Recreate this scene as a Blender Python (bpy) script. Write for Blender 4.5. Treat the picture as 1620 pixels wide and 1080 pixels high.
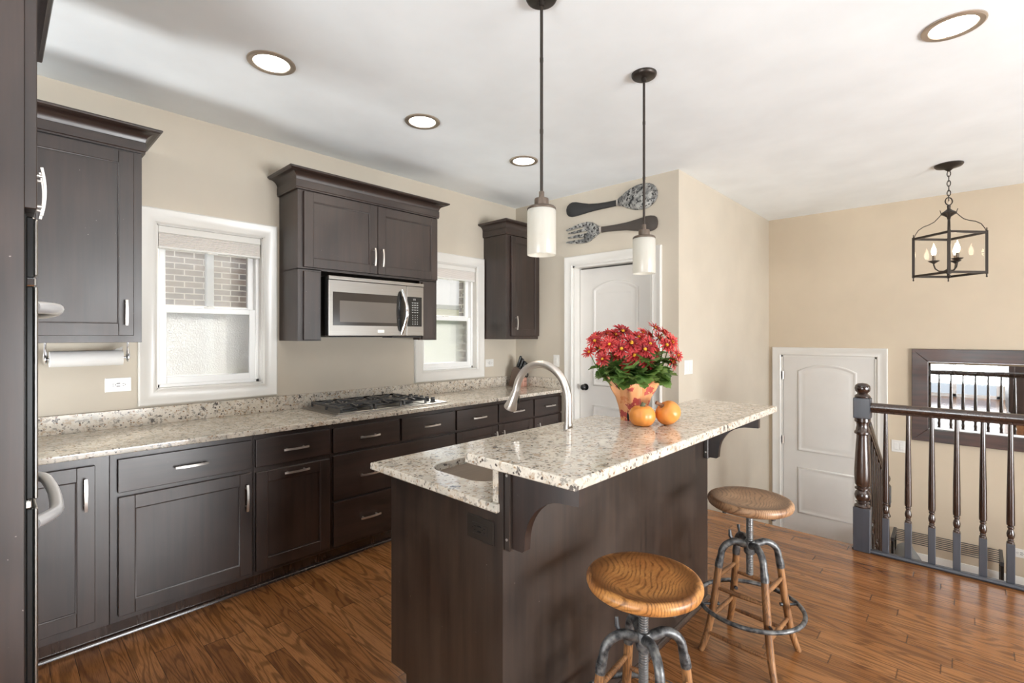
import bpy, bmesh, math, random
from mathutils import Vector, Matrix
S = bpy.context.scene
for o in list(bpy.data.objects): bpy.data.objects.remove(o)
COL = S.collection
PI = math.pi
random.seed(7)

# ------------------------------------------------------------------ camera, world, sun, window daylight, added fill lamps, exposure
EYE = 1.42; FOC = 770.5; AZ = math.radians(43.17)
cam = bpy.data.cameras.new('camera'); cob = bpy.data.objects.new('camera', cam); COL.objects.link(cob)
cob.location = (0, 0, EYE); cob.rotation_euler = (PI/2, 0, AZ - PI/2)
cam.sensor_fit = 'HORIZONTAL'; cam.sensor_width = 36; cam.lens = 36*FOC/1620; cam.shift_y = -9.3/1620; cam.clip_start = .02
S.camera = cob
S.view_settings.view_transform = 'Standard'; S.view_settings.look = 'None'; S.view_settings.gamma = 1; S.view_settings.use_curve_mapping = False
S.view_settings.exposure = 0.07
S.cycles.use_denoising = True; S.cycles.max_bounces = 10; S.cycles.diffuse_bounces = 5; S.cycles.glossy_bounces = 5
S.cycles.transparent_max_bounces = 16; S.cycles.sample_clamp_indirect = 6; S.cycles.caustics_reflective = False; S.cycles.caustics_refractive = False
W = bpy.data.worlds.new('sky'); S.world = W; W.use_nodes = True
nt = W.node_tree; nt.nodes.clear()
wo = nt.nodes.new('ShaderNodeOutputWorld'); wb = nt.nodes.new('ShaderNodeBackground'); wr = nt.nodes.new('ShaderNodeValToRGB')
wt = nt.nodes.new('ShaderNodeTexCoord'); wx = nt.nodes.new('ShaderNodeSeparateXYZ')
nt.links.new(wt.outputs['Generated'], wx.inputs[0]); nt.links.new(wx.outputs['Z'], wr.inputs[0]); nt.links.new(wr.outputs[0], wb.inputs[0]); nt.links.new(wb.outputs[0], wo.inputs[0])
wr.color_ramp.elements[0].position = 0.0; wr.color_ramp.elements[0].color = (.78, .86, .95, 1)
wr.color_ramp.elements[1].position = .55; wr.color_ramp.elements[1].color = (.34, .52, .85, 1)
wb.inputs[1].default_value = 1.0
def sun(direction, energy, angle):
    l = bpy.data.lights.new('sun', 'SUN'); l.energy = energy; l.angle = math.radians(angle); l.color = (1, .95, .87)
    o = bpy.data.objects.new('sun', l); COL.objects.link(o); o.rotation_euler = Vector(direction).to_track_quat('-Z', 'Y').to_euler(); o.location = (8, 12, 9)
sun((-1.1, -1, -.85), 5.0, .6); sun((-.8, -1, -.95), 12.0, 28)  # the second, wide sun is added to brighten the worktop
def daylight(name, loc, direction, sx, sy, watts, color):
    l = bpy.data.lights.new(name, 'AREA'); l.shape = 'RECTANGLE'; l.size = sx; l.size_y = sy; l.energy = watts; l.color = color
    o = bpy.data.objects.new(name, l); COL.objects.link(o); o.location = loc; o.rotation_euler = Vector(direction).to_track_quat('-Z', 'Z').to_euler()
daylight('patio_daylight', (-3.35, .25, .60), (1, 0, 3.0), 1.6, 2.4, 380, (.94, .98, 1))
daylight('kitchen_side_fill', (-3.40, 2.98, .75), (1, -.04, 2.1), 1.0, 1.7, 480, (.95, .985, 1))  # added lamp at an invented window, lifts the ceiling above the worktop
daylight('living_window_daylight', (1.9, -4.20, .78), (0, 1, .02), 2.75, 1.35, 385, (.96, .985, 1))
daylight('living_ceiling_fill', (1.9, -4.75, .55), (0, 1, 1.3), 2.9, 1.6, 30, (.95, .985, 1))  # added lamp tilted upward outside the living window to lighten the ceiling
daylight('stair_fill', (5.0, -4.40, 1.05), (0, 1, .8), 1.5, 1.9, 75, (.95, .985, 1))  # added lamp at an invented window, brightens the stairwell

# ------------------------------------------------------------------ node helpers and materials
def new_mat(name):
    m = bpy.data.materials.new(name); m.use_nodes = True; t = m.node_tree; t.nodes.clear()
    o = t.nodes.new('ShaderNodeOutputMaterial')
    def n(typ, ins=None, **props):
        d = t.nodes.new('ShaderNode' + typ)
        for k, v in props.items(): setattr(d, k, v)
        for k, v in (ins or {}).items():
            s = d.inputs[k]
            if hasattr(v, 'is_output'): t.links.new(v, s)
            elif hasattr(v, 'outputs'): t.links.new(v.outputs[0], s)
            else: s.default_value = v
        return d
    def out(sh): t.links.new(sh.outputs[0], o.inputs['Surface'])
    return m, n, out
def c4(c): return (c[0], c[1], c[2], 1)
def srgb(r, g, b): return tuple(((v/255)/12.92 if v/255 <= .04045 else ((v/255+.055)/1.055)**2.4) for v in (r, g, b))
def ramp(n, fac, stops, interp='LINEAR'):
    d = n('ValToRGB', {0: fac}); r = d.color_ramp; r.interpolation = interp
    while len(r.elements) < len(stops): r.elements.new(.5)
    for e, (p, c) in zip(r.elements, stops): e.position = p; e.color = c4(c) if hasattr(c, '__len__') else (c, c, c, 1)
    return d
def mix(n, fac, a, b, mode='MIX'):
    d = n('Mix', data_type='RGBA', blend_type=mode)
    t = d.id_data
    for idx, v in ((0, fac), (6, a), (7, b)):
        s = d.inputs[idx]
        if hasattr(v, 'is_output'): t.links.new(v, s)
        elif hasattr(v, 'outputs'): t.links.new(v.outputs[0], s)
        else: s.default_value = c4(v) if hasattr(v, '__len__') else v
    class R: pass
    r = R(); r.outputs = [d.outputs[2]]; return r
def math_(n, op, a, b=0.0, clamp=False):
    return n('Math', {0: a, 1: b}, operation=op, use_clamp=clamp)
def paint(name, col, rough=.6, bump=0.0, scale=300, metal=0.0, spec=.5, coat=0.0):
    m, n, out = new_mat(name)
    tc = n('TexCoord'); ns = n('TexNoise', {'Vector': tc.outputs['Object'], 'Scale': 3.0, 'Detail': 3.0})
    cr = ramp(n, ns, [(.3, tuple(v*.96 for v in col)), (.7, tuple(min(1, v*1.03) for v in col))])
    b = n('BsdfPrincipled', {'Base Color': cr, 'Roughness': rough, 'Metallic': metal, 'Specular IOR Level': spec, 'Coat Weight': coat})
    if bump:
        n2 = n('TexNoise', {'Vector': tc.outputs['Object'], 'Scale': scale, 'Detail': 2.0})
        bp = n('Bump', {'Height': n2.outputs[0], 'Strength': bump, 'Distance': .002}); b.id_data.links.new(bp.outputs[0], b.inputs['Normal'])
    out(b); return m
M = {}
M['wall'] = paint('wall_paint', srgb(197, 187, 171), .55, .08, 220)
M['wall_warm'] = paint('stair_wall_paint', srgb(199, 184, 162), .55, .08, 220)
M['ceiling'] = paint('ceiling_paint', (.885, .925, .945), .8, .05, 180)
M['trim'] = paint('white_trim_paint', (.70, .68, .64), .28)
M['door'] = paint('door_paint', (.66, .635, .60), .32)
M['vinyl'] = paint('white_vinyl', (.86, .86, .85), .3)
M['plastic'] = paint('white_plastic', (.75, .735, .70), .3)
M['slot'] = paint('socket_slots', (.03, .03, .03), .5)
M['black'] = paint('black_enamel', (.012, .012, .012), .22)
M['iron'] = paint('cast_iron', (.035, .035, .038), .30, .15, 120)
M['bronze'] = paint('oil_rubbed_bronze', (.045, .036, .030), .38, .05, 60, metal=.6)
M['bronze_light'] = paint('brushed_bronze', (.16, .125, .10), .36, 0, 60, metal=.8)
M['ring'] = paint('brushed_tan_metal', (.52, .44, .36), .38, 0, 60, metal=.85)
M['nickel'] = paint('brushed_nickel', (.80, .75, .70), .34, 0, 60, metal=1.0)
M['chrome'] = paint('chrome', (.86, .86, .88), .09, 0, 60, metal=1.0)
M['grate'] = paint('grey_cast_grate', (.085, .085, .088), .26, .1, 120, metal=.35)
M['satin'] = paint('satin_chrome', (.80, .80, .82), .28, 0, 60, metal=.45)
M['downspout'] = paint('pale_downspout', (.55, .55, .55), .6)
M['shrub'] = paint('yellow_green_leaves', (.42, .40, .07), .8, .2, 60)
M['tray'] = paint('dark_opening', (.006, .006, .007), .6)
M['paper'] = paint('paper_towel', (.86, .85, .83), .9, .25, 200)
M['shade'] = paint('cellular_shade_fabric', (.70, .66, .62), .85, .2, 400)
M['grass'] = paint('grass', (.16, .22, .05), .95, .4, 40)
M['roof'] = paint('roof_shingles', (.16, .155, .15), .9, .4, 30)
M['siding'] = paint('house_siding', (.60, .50, .38), .8)
M['concrete'] = paint('driveway_concrete', (.62, .60, .56), .9)
M['dark_pane'] = paint('dark_window_glass', (.03, .05, .08), .08)
M['bag'] = paint('grey_fabric', (.17, .17, .16), .8, .2, 200)
def stain(name, dark, light, rough=.36, axis=2, specks=True, coat=.0):
    m, n, out = new_mat(name)
    tc = n('TexCoord'); sc = [38, 38, 38]; sc[axis] = 2.2
    mp = n('Mapping', {'Vector': tc.outputs['Object'], 'Scale': sc})
    g = n('TexNoise', {'Vector': mp, 'Scale': 1.0, 'Detail': 5.0, 'Roughness': .6})
    big = n('TexNoise', {'Vector': tc.outputs['Object'], 'Scale': 3.2, 'Detail': 3.0})
    f = math_(n, 'ADD', math_(n, 'MULTIPLY', g.outputs[0], .55), math_(n, 'MULTIPLY', big.outputs[0], .45))
    col = ramp(n, f, [(.36, dark), (.64, light)])
    base = col
    if specks:
        sp = n('TexNoise', {'Vector': tc.outputs['Object'], 'Scale': 95.0, 'Detail': 1.0})
        k = ramp(n, sp, [(.80, 0), (.83, 1)])
        base = mix(n, k, col, (.22, .19, .17))
    rr = ramp(n, big, [(.3, rough-.05), (.7, rough+.07)])
    b = n('BsdfPrincipled', {'Base Color': base, 'Roughness': rr, 'Specular IOR Level': .8, 'Coat Weight': coat, 'Coat Roughness': .25})
    bp = n('Bump', {'Height': g.outputs[0], 'Strength': .05, 'Distance': .002}); b.id_data.links.new(bp.outputs[0], b.inputs['Normal'])
    out(b); return m
M['cab'] = stain('espresso_cabinet_stain', (.013, .0066, .005), (.036, .019, .0135), .36)
M['cab_h'] = stain('espresso_cabinet_stain_across', (.013, .0066, .005), (.036, .019, .0135), .36, axis=0)
M['isl'] = stain('island_espresso_stain', (.009, .005, .0035), (.038, .022, .014), .40)
M['rail'] = stain('glossy_dark_rail_stain', (.022, .011, .008), (.052, .028, .019), .20, specks=False, coat=.15)
M['slate'] = stain('slate_blue_paint', (.026, .028, .037), (.046, .049, .061), .38, specks=False)
M['frame'] = stain('walnut_mirror_frame', (.018, .009, .007), (.085, .036, .024), .34, axis=1, specks=False, coat=.0)
def granite():
    m, n, out = new_mat('speckled_granite')
    tc = n('TexCoord'); P = tc.outputs['Object']
    a = n('TexNoise', {'Vector': P, 'Scale': 14.0, 'Detail': 5.0, 'Roughness': .65})
    c = ramp(n, a, [(.30, srgb(180, 175, 165)), (.50, srgb(206, 197, 183)), (.72, srgb(220, 213, 202))])
    b = n('TexNoise', {'Vector': P, 'Scale': 46.0, 'Detail': 4.0, 'Roughness': .6, 'Distortion': .4})
    c = mix(n, ramp(n, b, [(.54, 0), (.64, .7)]), c, srgb(168, 144, 116))
    b2 = n('TexNoise', {'Vector': P, 'Scale': 60.0, 'Detail': 3.0, 'Roughness': .6})
    c = mix(n, ramp(n, b2, [(.56, 0), (.63, .8)]), c, srgb(134, 128, 120))
    v = n('TexVoronoi', {'Vector': P, 'Scale': 88.0, 'Randomness': 1.0})
    nd = n('TexNoise', {'Vector': P, 'Scale': 130.0, 'Detail': 2.0})
    dd = math_(n, 'ADD', v.outputs['Distance'], math_(n, 'MULTIPLY', math_(n, 'SUBTRACT', nd.outputs[0], .5), 1.1))
    sx = n('SeparateColor', {0: v.outputs['Color']})
    sel = ramp(n, sx.outputs[0], [(.80, 0), (.81, 1)])
    sp = math_(n, 'MULTIPLY', ramp(n, dd, [(.34, 1), (.42, 0)]), sel)
    dk = ramp(n, sx.outputs[1], [(.3, srgb(84, 76, 72)), (.8, srgb(146, 118, 94))])
    c = mix(n, sp, c, dk)
    v2 = n('TexVoronoi', {'Vector': P, 'Scale': 27.0, 'Randomness': 1.0}); s2 = n('SeparateColor', {0: v2.outputs['Color']})
    d2 = math_(n, 'ADD', v2.outputs['Distance'], math_(n, 'MULTIPLY', math_(n, 'SUBTRACT', nd.outputs[0], .5), 1.2))
    c = mix(n, math_(n, 'MULTIPLY', ramp(n, d2, [(.24, .9), (.32, 0)]), ramp(n, s2.outputs[0], [(.88, 0), (.89, 1)])), c, srgb(78, 72, 70))
    out(n('BsdfPrincipled', {'Base Color': c, 'Roughness': .10, 'Specular IOR Level': .55})); return m
M['granite'] = granite()
def oak_floor():
    m, n, out = new_mat('stained_oak_planks')
    tc = n('TexCoord'); s = n('SeparateXYZ', {0: tc.outputs['Object']})
    w = .0825
    xi = math_(n, 'FLOOR', math_(n, 'DIVIDE', s.outputs[0], w)); xf = math_(n, 'FRACT', math_(n, 'DIVIDE', s.outputs[0], w))
    r1 = n('TexWhiteNoise', {'W': xi}, noise_dimensions='1D')
    yy = math_(n, 'ADD', math_(n, 'DIVIDE', s.outputs[1], 1.05), math_(n, 'MULTIPLY', r1.outputs[0], 7.0))
    yi = math_(n, 'FLOOR', yy); yf = math_(n, 'FRACT', yy)
    cv = n('CombineXYZ', {0: xi, 1: yi, 2: 0.0}); r2 = n('TexWhiteNoise', {'Vector': cv}, noise_dimensions='2D')
    off = math_(n, 'MULTIPLY', r2.outputs[0], 37.0)
    p = n('CombineXYZ', {0: math_(n, 'ADD', math_(n, 'MULTIPLY', s.outputs[0], 11.0), off), 1: math_(n, 'MULTIPLY', s.outputs[1], .95), 2: off})
    g = n('TexNoise', {'Vector': p, 'Scale': 1.0, 'Detail': 2.0, 'Roughness': .45, 'Distortion': .5})
    ring = math_(n, 'SINE', math_(n, 'MULTIPLY', g.outputs[0], 75.0))
    lines = ramp(n, math_(n, 'ADD', math_(n, 'MULTIPLY', ring, .5), .5), [(.52, 0), (.95, 1)])
    p2 = n('CombineXYZ', {0: math_(n, 'MULTIPLY', s.outputs[0], 330.0), 1: math_(n, 'MULTIPLY', s.outputs[1], 14.0), 2: off})
    pore = n('TexNoise', {'Vector': p2, 'Scale': 1.0, 'Detail': 2.0})
    pr = ramp(n, pore, [(.45, 0), (.65, 1)])
    base = ramp(n, r2, [(0, srgb(128, 82, 45)), (.5, srgb(148, 97, 54)), (1, srgb(162, 110, 65))])
    c = mix(n, math_(n, 'MULTIPLY', lines, .50), base, srgb(62, 34, 17))
    c = mix(n, math_(n, 'MULTIPLY', pr, .35), c, srgb(64, 34, 16))
    gapx = ramp(n, math_(n, 'ABSOLUTE', math_(n, 'SUBTRACT', xf, .5)), [(.482, 0), (.495, 1)])
    gapy = ramp(n, math_(n, 'ABSOLUTE', math_(n, 'SUBTRACT', yf, .5)), [(.4980, 0), (.4995, 1)])
    gap = math_(n, 'MAXIMUM', gapx, gapy)
    c = mix(n, math_(n, 'MULTIPLY', gap, .75), c, (.012, .006, .003))
    b = n('BsdfPrincipled', {'Base Color': c, 'Roughness': .21, 'Specular IOR Level': .5})
    h = math_(n, 'SUBTRACT', math_(n, 'MULTIPLY', pore.outputs[0], .15), gap)
    bp = n('Bump', {'Height': h, 'Strength': .18, 'Distance': .002}); b.id_data.links.new(bp.outputs[0], b.inputs['Normal'])
    out(b); return m
M['floor'] = oak_floor()
def oak(name, cols, rough, sc=(40, 4.5, 40)):
    m, n, out = new_mat(name)
    tc = n('TexCoord'); mp = n('Mapping', {'Vector': tc.outputs['Object'], 'Scale': sc})
    g = n('TexNoise', {'Vector': mp, 'Scale': .55, 'Detail': 2.0, 'Roughness': .45, 'Distortion': .6})
    ring = math_(n, 'SINE', math_(n, 'MULTIPLY', g.outputs[0], 80.0))
    ln = ramp(n, math_(n, 'ADD', math_(n, 'MULTIPLY', ring, .5), .5), [(.45, 0), (.95, 1)])
    fine = n('TexNoise', {'Vector': mp, 'Scale': 9.0, 'Detail': 3.0})
    wear = n('TexNoise', {'Vector': tc.outputs['Object'], 'Scale': 9.0, 'Detail': 4.0})
    base = ramp(n, wear, [(.32, cols[1]), (.62, cols[0])])
    c = mix(n, math_(n, 'MULTIPLY', ln, .55), base, cols[2]); c = mix(n, ramp(n, fine, [(.52, 0), (.7, .5)]), c, cols[2])
    out(n('BsdfPrincipled', {'Base Color': c, 'Roughness': rough})); return m
def seat_wood(name, cols, rough):
    m, n, out = new_mat(name)
    tc = n('TexCoord'); P = tc.outputs['Object']; s = n('SeparateXYZ', {0: P})
    low = n('TexNoise', {'Vector': P, 'Scale': 4.2, 'Detail': 1.0}); mid = n('TexNoise', {'Vector': P, 'Scale': 26.0, 'Detail': 3.0})
    q = math_(n, 'ADD', math_(n, 'MULTIPLY', math_(n, 'ADD', s.outputs[1], math_(n, 'MULTIPLY', s.outputs[0], -.5)), 380.0), math_(n, 'ADD', math_(n, 'MULTIPLY', low.outputs[0], 120.0), math_(n, 'MULTIPLY', mid.outputs[0], 4.5)))
    ln = ramp(n, math_(n, 'ADD', math_(n, 'MULTIPLY', math_(n, 'SINE', q), .5), .5), [(.55, 0), (1, 1)])
    fine = n('TexNoise', {'Vector': n('Mapping', {'Vector': P, 'Scale': (60, 420, 60)}), 'Scale': 1.0, 'Detail': 2.0})
    wear = n('TexNoise', {'Vector': P, 'Scale': 14.0, 'Detail': 4.0})
    rad = math_(n, 'ADD', n('VectorMath', {0: n('CombineXYZ', {0: s.outputs[0], 1: s.outputs[1], 2: 0.0})}, operation='LENGTH').outputs['Value'], math_(n, 'MULTIPLY', math_(n, 'SUBTRACT', wear.outputs[0], .5), .05))
    c = ramp(n, wear, [(.32, cols[1]), (.60, cols[0])])
    c = mix(n, math_(n, 'MULTIPLY', math_(n, 'MULTIPLY', ln, .75), ramp(n, mid, [(.35, .2), (.62, 1)])), c, cols[2]); c = mix(n, ramp(n, fine, [(.52, 0), (.7, .45)]), c, cols[2])
    c = mix(n, ramp(n, rad, [(.10, 0), (.145, .75), (.160, .75), (.170, 0)]), c, cols[2])
    out(n('BsdfPrincipled', {'Base Color': c, 'Roughness': rough})); return m
M['seat'] = seat_wood('worn_honey_oak_seat', (srgb(196, 138, 78), srgb(168, 110, 58), srgb(92, 54, 26)), .36)
M['seat2'] = seat_wood('worn_brown_oak_seat', (srgb(176, 138, 104), srgb(150, 112, 80), srgb(88, 60, 40)), .38)
M['leg'] = oak('worn_oak_legs', (srgb(164, 116, 72), srgb(124, 82, 48), srgb(58, 38, 24)), .5, (40, 40, 4))
def pewter():
    m, n, out = new_mat('worn_grey_iron')
    tc = n('TexCoord'); a = n('TexNoise', {'Vector': tc.outputs['Object'], 'Scale': 45.0, 'Detail': 5.0})
    c = ramp(n, a, [(.38, (.035, .035, .037)), (.56, (.15, .15, .15)), (.75, (.26, .25, .23))])
    out(n('BsdfPrincipled', {'Base Color': c, 'Metallic': .45, 'Roughness': .42})); return m
M['pewter'] = pewter()
M['screw'] = paint('steel_screw_thread', (.30, .30, .30), .34, 0, 60, metal=.8)
def steel(name, col, rough, axis):
    m, n, out = new_mat(name)
    tc = n('TexCoord'); sc = [420, 420, 420]; sc[axis] = 4
    mp = n('Mapping', {'Vector': tc.outputs['Object'], 'Scale': sc}); g = n('TexNoise', {'Vector': mp, 'Scale': 1.0, 'Detail': 2.0})
    b = n('BsdfPrincipled', {'Base Color': ramp(n, g, [(.3, tuple(v*.9 for v in col)), (.7, col)]), 'Metallic': 1.0, 'Roughness': rough})
    bp = n('Bump', {'Height': g.outputs[0], 'Strength': .04, 'Distance': .001}); b.id_data.links.new(bp.outputs[0], b.inputs['Normal'])
    out(b); return m
M['steel'] = steel('brushed_stainless', (.37, .35, .325), .30, 0)
M['sink'] = steel('sink_stainless', (.72, .66, .60), .38, 0)
def simple_glass(name, alpha_fac, haze=0.0, tint=(1, 1, 1), base=.035):
    m, n, out = new_mat(name)
    tr = n('BsdfTransparent', {'Color': c4(tint)}); gl = n('BsdfGlossy', {'Roughness': .02}); lwt = n('LayerWeight', {'Blend': .5})
    fr = math_(n, 'ADD', math_(n, 'MULTIPLY', math_(n, 'POWER', lwt.outputs['Facing'], 4.0), .5), base)
    sh = n('MixShader', {0: fr, 1: tr, 2: gl})
    if haze:
        tl = n('BsdfTranslucent', {'Color': (.95, .95, .93, 1)}); sh = n('MixShader', {0: haze, 1: sh, 2: tl})
    out(sh); return m
M['glass'] = simple_glass('window_glass', 0, .075)
M['lantern_glass'] = simple_glass('lantern_glass', 0, .0, base=.012)
def obscure():
    m, n, out = new_mat('obscure_textured_glass')
    tc = n('TexCoord'); a = n('TexNoise', {'Vector': tc.outputs['Object'], 'Scale': 120.0, 'Detail': 2.0})
    bp = n('Bump', {'Height': a.outputs[0], 'Strength': .6, 'Distance': .004})
    rf = n('BsdfRefraction', {'Roughness': .30, 'IOR': 1.25, 'Color': (.93, .95, .95, 1), 'Normal': bp}); tl = n('BsdfTranslucent', {'Color': (.92, .92, .90, 1), 'Normal': bp})
    gl = n('BsdfGlossy', {'Roughness': .12, 'Normal': bp})
    tp = n('BsdfTransparent', {'Color': (.95, .97, .97, 1)}); sh = n('MixShader', {0: .34, 1: rf, 2: tl}); sh = n('MixShader', {0: .60, 1: sh, 2: tp})
    out(n('MixShader', {0: .05, 1: sh, 2: gl})); return m
M['obscure'] = obscure()
def mirror_mat():
    m, n, out = new_mat('mirror_silver'); out(n('BsdfGlossy', {'Color': (.86, .87, .88, 1), 'Roughness': .015})); return m
M['mirror'] = mirror_mat()
def emit(name, col, k, body=(.9, .9, .88)):
    m, n, out = new_mat(name)
    out(n('BsdfPrincipled', {'Base Color': c4(body), 'Roughness': .35, 'Emission Color': c4(col), 'Emission Strength': k})); return m
M['lens'] = emit('downlight_lens', (1, .95, .86), 6.0)
M['bulb'] = emit('candle_bulb', (1, .82, .58), 22.0)
M['glow'] = emit('pendant_bulb', (1, .88, .70), .9)
def opal():
    m, n, out = new_mat('opal_glass_shade')
    tl = n('BsdfTranslucent', {'Color': (.62, .60, .55, 1)}); b = n('BsdfPrincipled', {'Base Color': (.64, .625, .58, 1), 'Roughness': .22, 'Emission Color': (1, .95, .84, 1), 'Emission Strength': .20})
    out(n('MixShader', {0: .5, 1: tl, 2: b})); return m
M['opal'] = opal()
def brick():
    m, n, out = new_mat('dark_brick')
    tc = n('TexCoord'); s = n('SeparateXYZ', {0: tc.outputs['Object']})
    v = n('CombineXYZ', {0: math_(n, 'ADD', s.outputs[0], s.outputs[1]), 1: s.outputs[2], 2: 0.0})
    b = n('TexBrick', {'Vector': v, 'Color1': c4(srgb(150, 132, 122)), 'Color2': c4(srgb(112, 104, 106)), 'Mortar': c4(srgb(214, 206, 196)), 'Scale': 1.0, 'Mortar Size': .007, 'Brick Width': .21, 'Row Height': .075, 'Bias': .0})
    out(n('BsdfPrincipled', {'Base Color': b.outputs[0], 'Roughness': .85})); return m
M['brick'] = brick()
def speckle():
    m, n, out = new_mat('speckled_enamel')
    tc = n('TexCoord'); a = n('TexNoise', {'Vector': tc.outputs['Object'], 'Scale': 48.0, 'Detail': 3.0, 'Roughness': .6}); b = n('TexNoise', {'Vector': tc.outputs['Object'], 'Scale': 22.0, 'Detail': 4.0})
    c = mix(n, ramp(n, b, [(.4, 0), (.6, 1)]), srgb(104, 104, 103), srgb(172, 171, 166))
    c = mix(n, ramp(n, a, [(.53, 0), (.58, 1)]), c, (.012, .012, .013))
    out(n('BsdfPrincipled', {'Base Color': c, 'Roughness': .3})); return m
M['speckle'] = speckle()
M['handle_black'] = paint('black_stained_wood', (.028, .027, .026), .5, .2, 60)
M['handle_brown'] = paint('dark_brown_wood', (.060, .048, .040), .5, .2, 60)
def petal_mat():
    m, n, out = new_mat('red_chrysanthemum_petals')
    oi = n('ObjectInfo'); tc = n('TexCoord'); a = n('TexNoise', {'Vector': tc.outputs['Object'], 'Scale': 90.0})
    rad = n('VectorMath', {0: tc.outputs['Object']}, operation='LENGTH').outputs['Value']
    f = math_(n, 'ADD', math_(n, 'MULTIPLY', a.outputs[0], .45), math_(n, 'ADD', math_(n, 'MULTIPLY', oi.outputs['Random'], .25), math_(n, 'MULTIPLY', rad, 9.0)))
    c = ramp(n, f, [(.38, srgb(112, 18, 26)), (.58, srgb(178, 44, 46)), (.80, srgb(212, 84, 74)), (.95, srgb(230, 128, 112))])
    b = n('BsdfPrincipled', {'Base Color': c, 'Roughness': .55}); t = n('BsdfTranslucent', {'Color': c4(srgb(220, 60, 50))})
    out(n('MixShader', {0: .2, 1: b, 2: t})); return m
M['petal'] = petal_mat()
M['disc'] = paint('yellow_flower_disc', srgb(224, 168, 44), .8, .4, 300)
def leaf_mat():
    m, n, out = new_mat('chrysanthemum_leaves')
    tc = n('TexCoord'); a = n('TexNoise', {'Vector': tc.outputs['Object'], 'Scale': 22.0, 'Detail': 2.0})
    c = ramp(n, a, [(.3, srgb(52, 80, 36)), (.5, srgb(92, 122, 58)), (.7, srgb(142, 160, 92))])
    b = n('BsdfPrincipled', {'Base Color': c, 'Roughness': .5}); t = n('BsdfTranslucent', {'Color': c4(srgb(110, 150, 50))})
    out(n('MixShader', {0: .2, 1: b, 2: t})); return m
M['leaf'] = leaf_mat()
M['pumpkin'] = paint('orange_pumpkin_skin', srgb(222, 142, 66), .34, .05, 30)
M['stem_green'] = paint('dry_green_stem', srgb(104, 104, 78), .8, .4, 90)
M['stem_brown'] = paint('dry_brown_stem', srgb(128, 88, 62), .8, .4, 90)
def wrap_mat():
    m, n, out = new_mat('autumn_leaf_wrap')
    tc = n('TexCoord'); P = tc.outputs['Object']
    d = n('TexNoise', {'Vector': P, 'Scale': 55.0, 'Detail': 2.0}); p = mix(n, .045, P, d.outputs['Color'], 'ADD')
    v = n('TexVoronoi', {'Vector': p, 'Scale': 25.0, 'Randomness': .9}); sc = n('SeparateColor', {0: v.outputs['Color']})
    lf = ramp(n, v.outputs['Distance'], [(.50, 1), (.54, 0)])
    tone = ramp(n, sc.outputs[0], [(0, srgb(196, 100, 84)), (.58, srgb(172, 72, 70)), (.60, srgb(228, 164, 104)), (.7, srgb(208, 128, 80)), (1, srgb(232, 178, 120))])
    c = mix(n, lf, srgb(222, 160, 112), tone)
    out(n('BsdfPrincipled', {'Base Color': c, 'Roughness': .3})); return m
M['wrap'] = wrap_mat()
M['block'] = paint('dark_knife_block', srgb(84, 66, 54), .5)
M['block_pink'] = paint('rosy_block_face', srgb(196, 146, 128), .45)
M['label_ink'] = paint('printed_ink', srgb(120, 84, 76), .6)
M['key'] = paint('keypad_print', (.6, .6, .58), .5)
M['tint'] = paint('dark_oven_glass', (.05, .042, .036), .12)
M['tint2'] = paint('microwave_window_mesh', (.155, .135, .118), .20)

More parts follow.
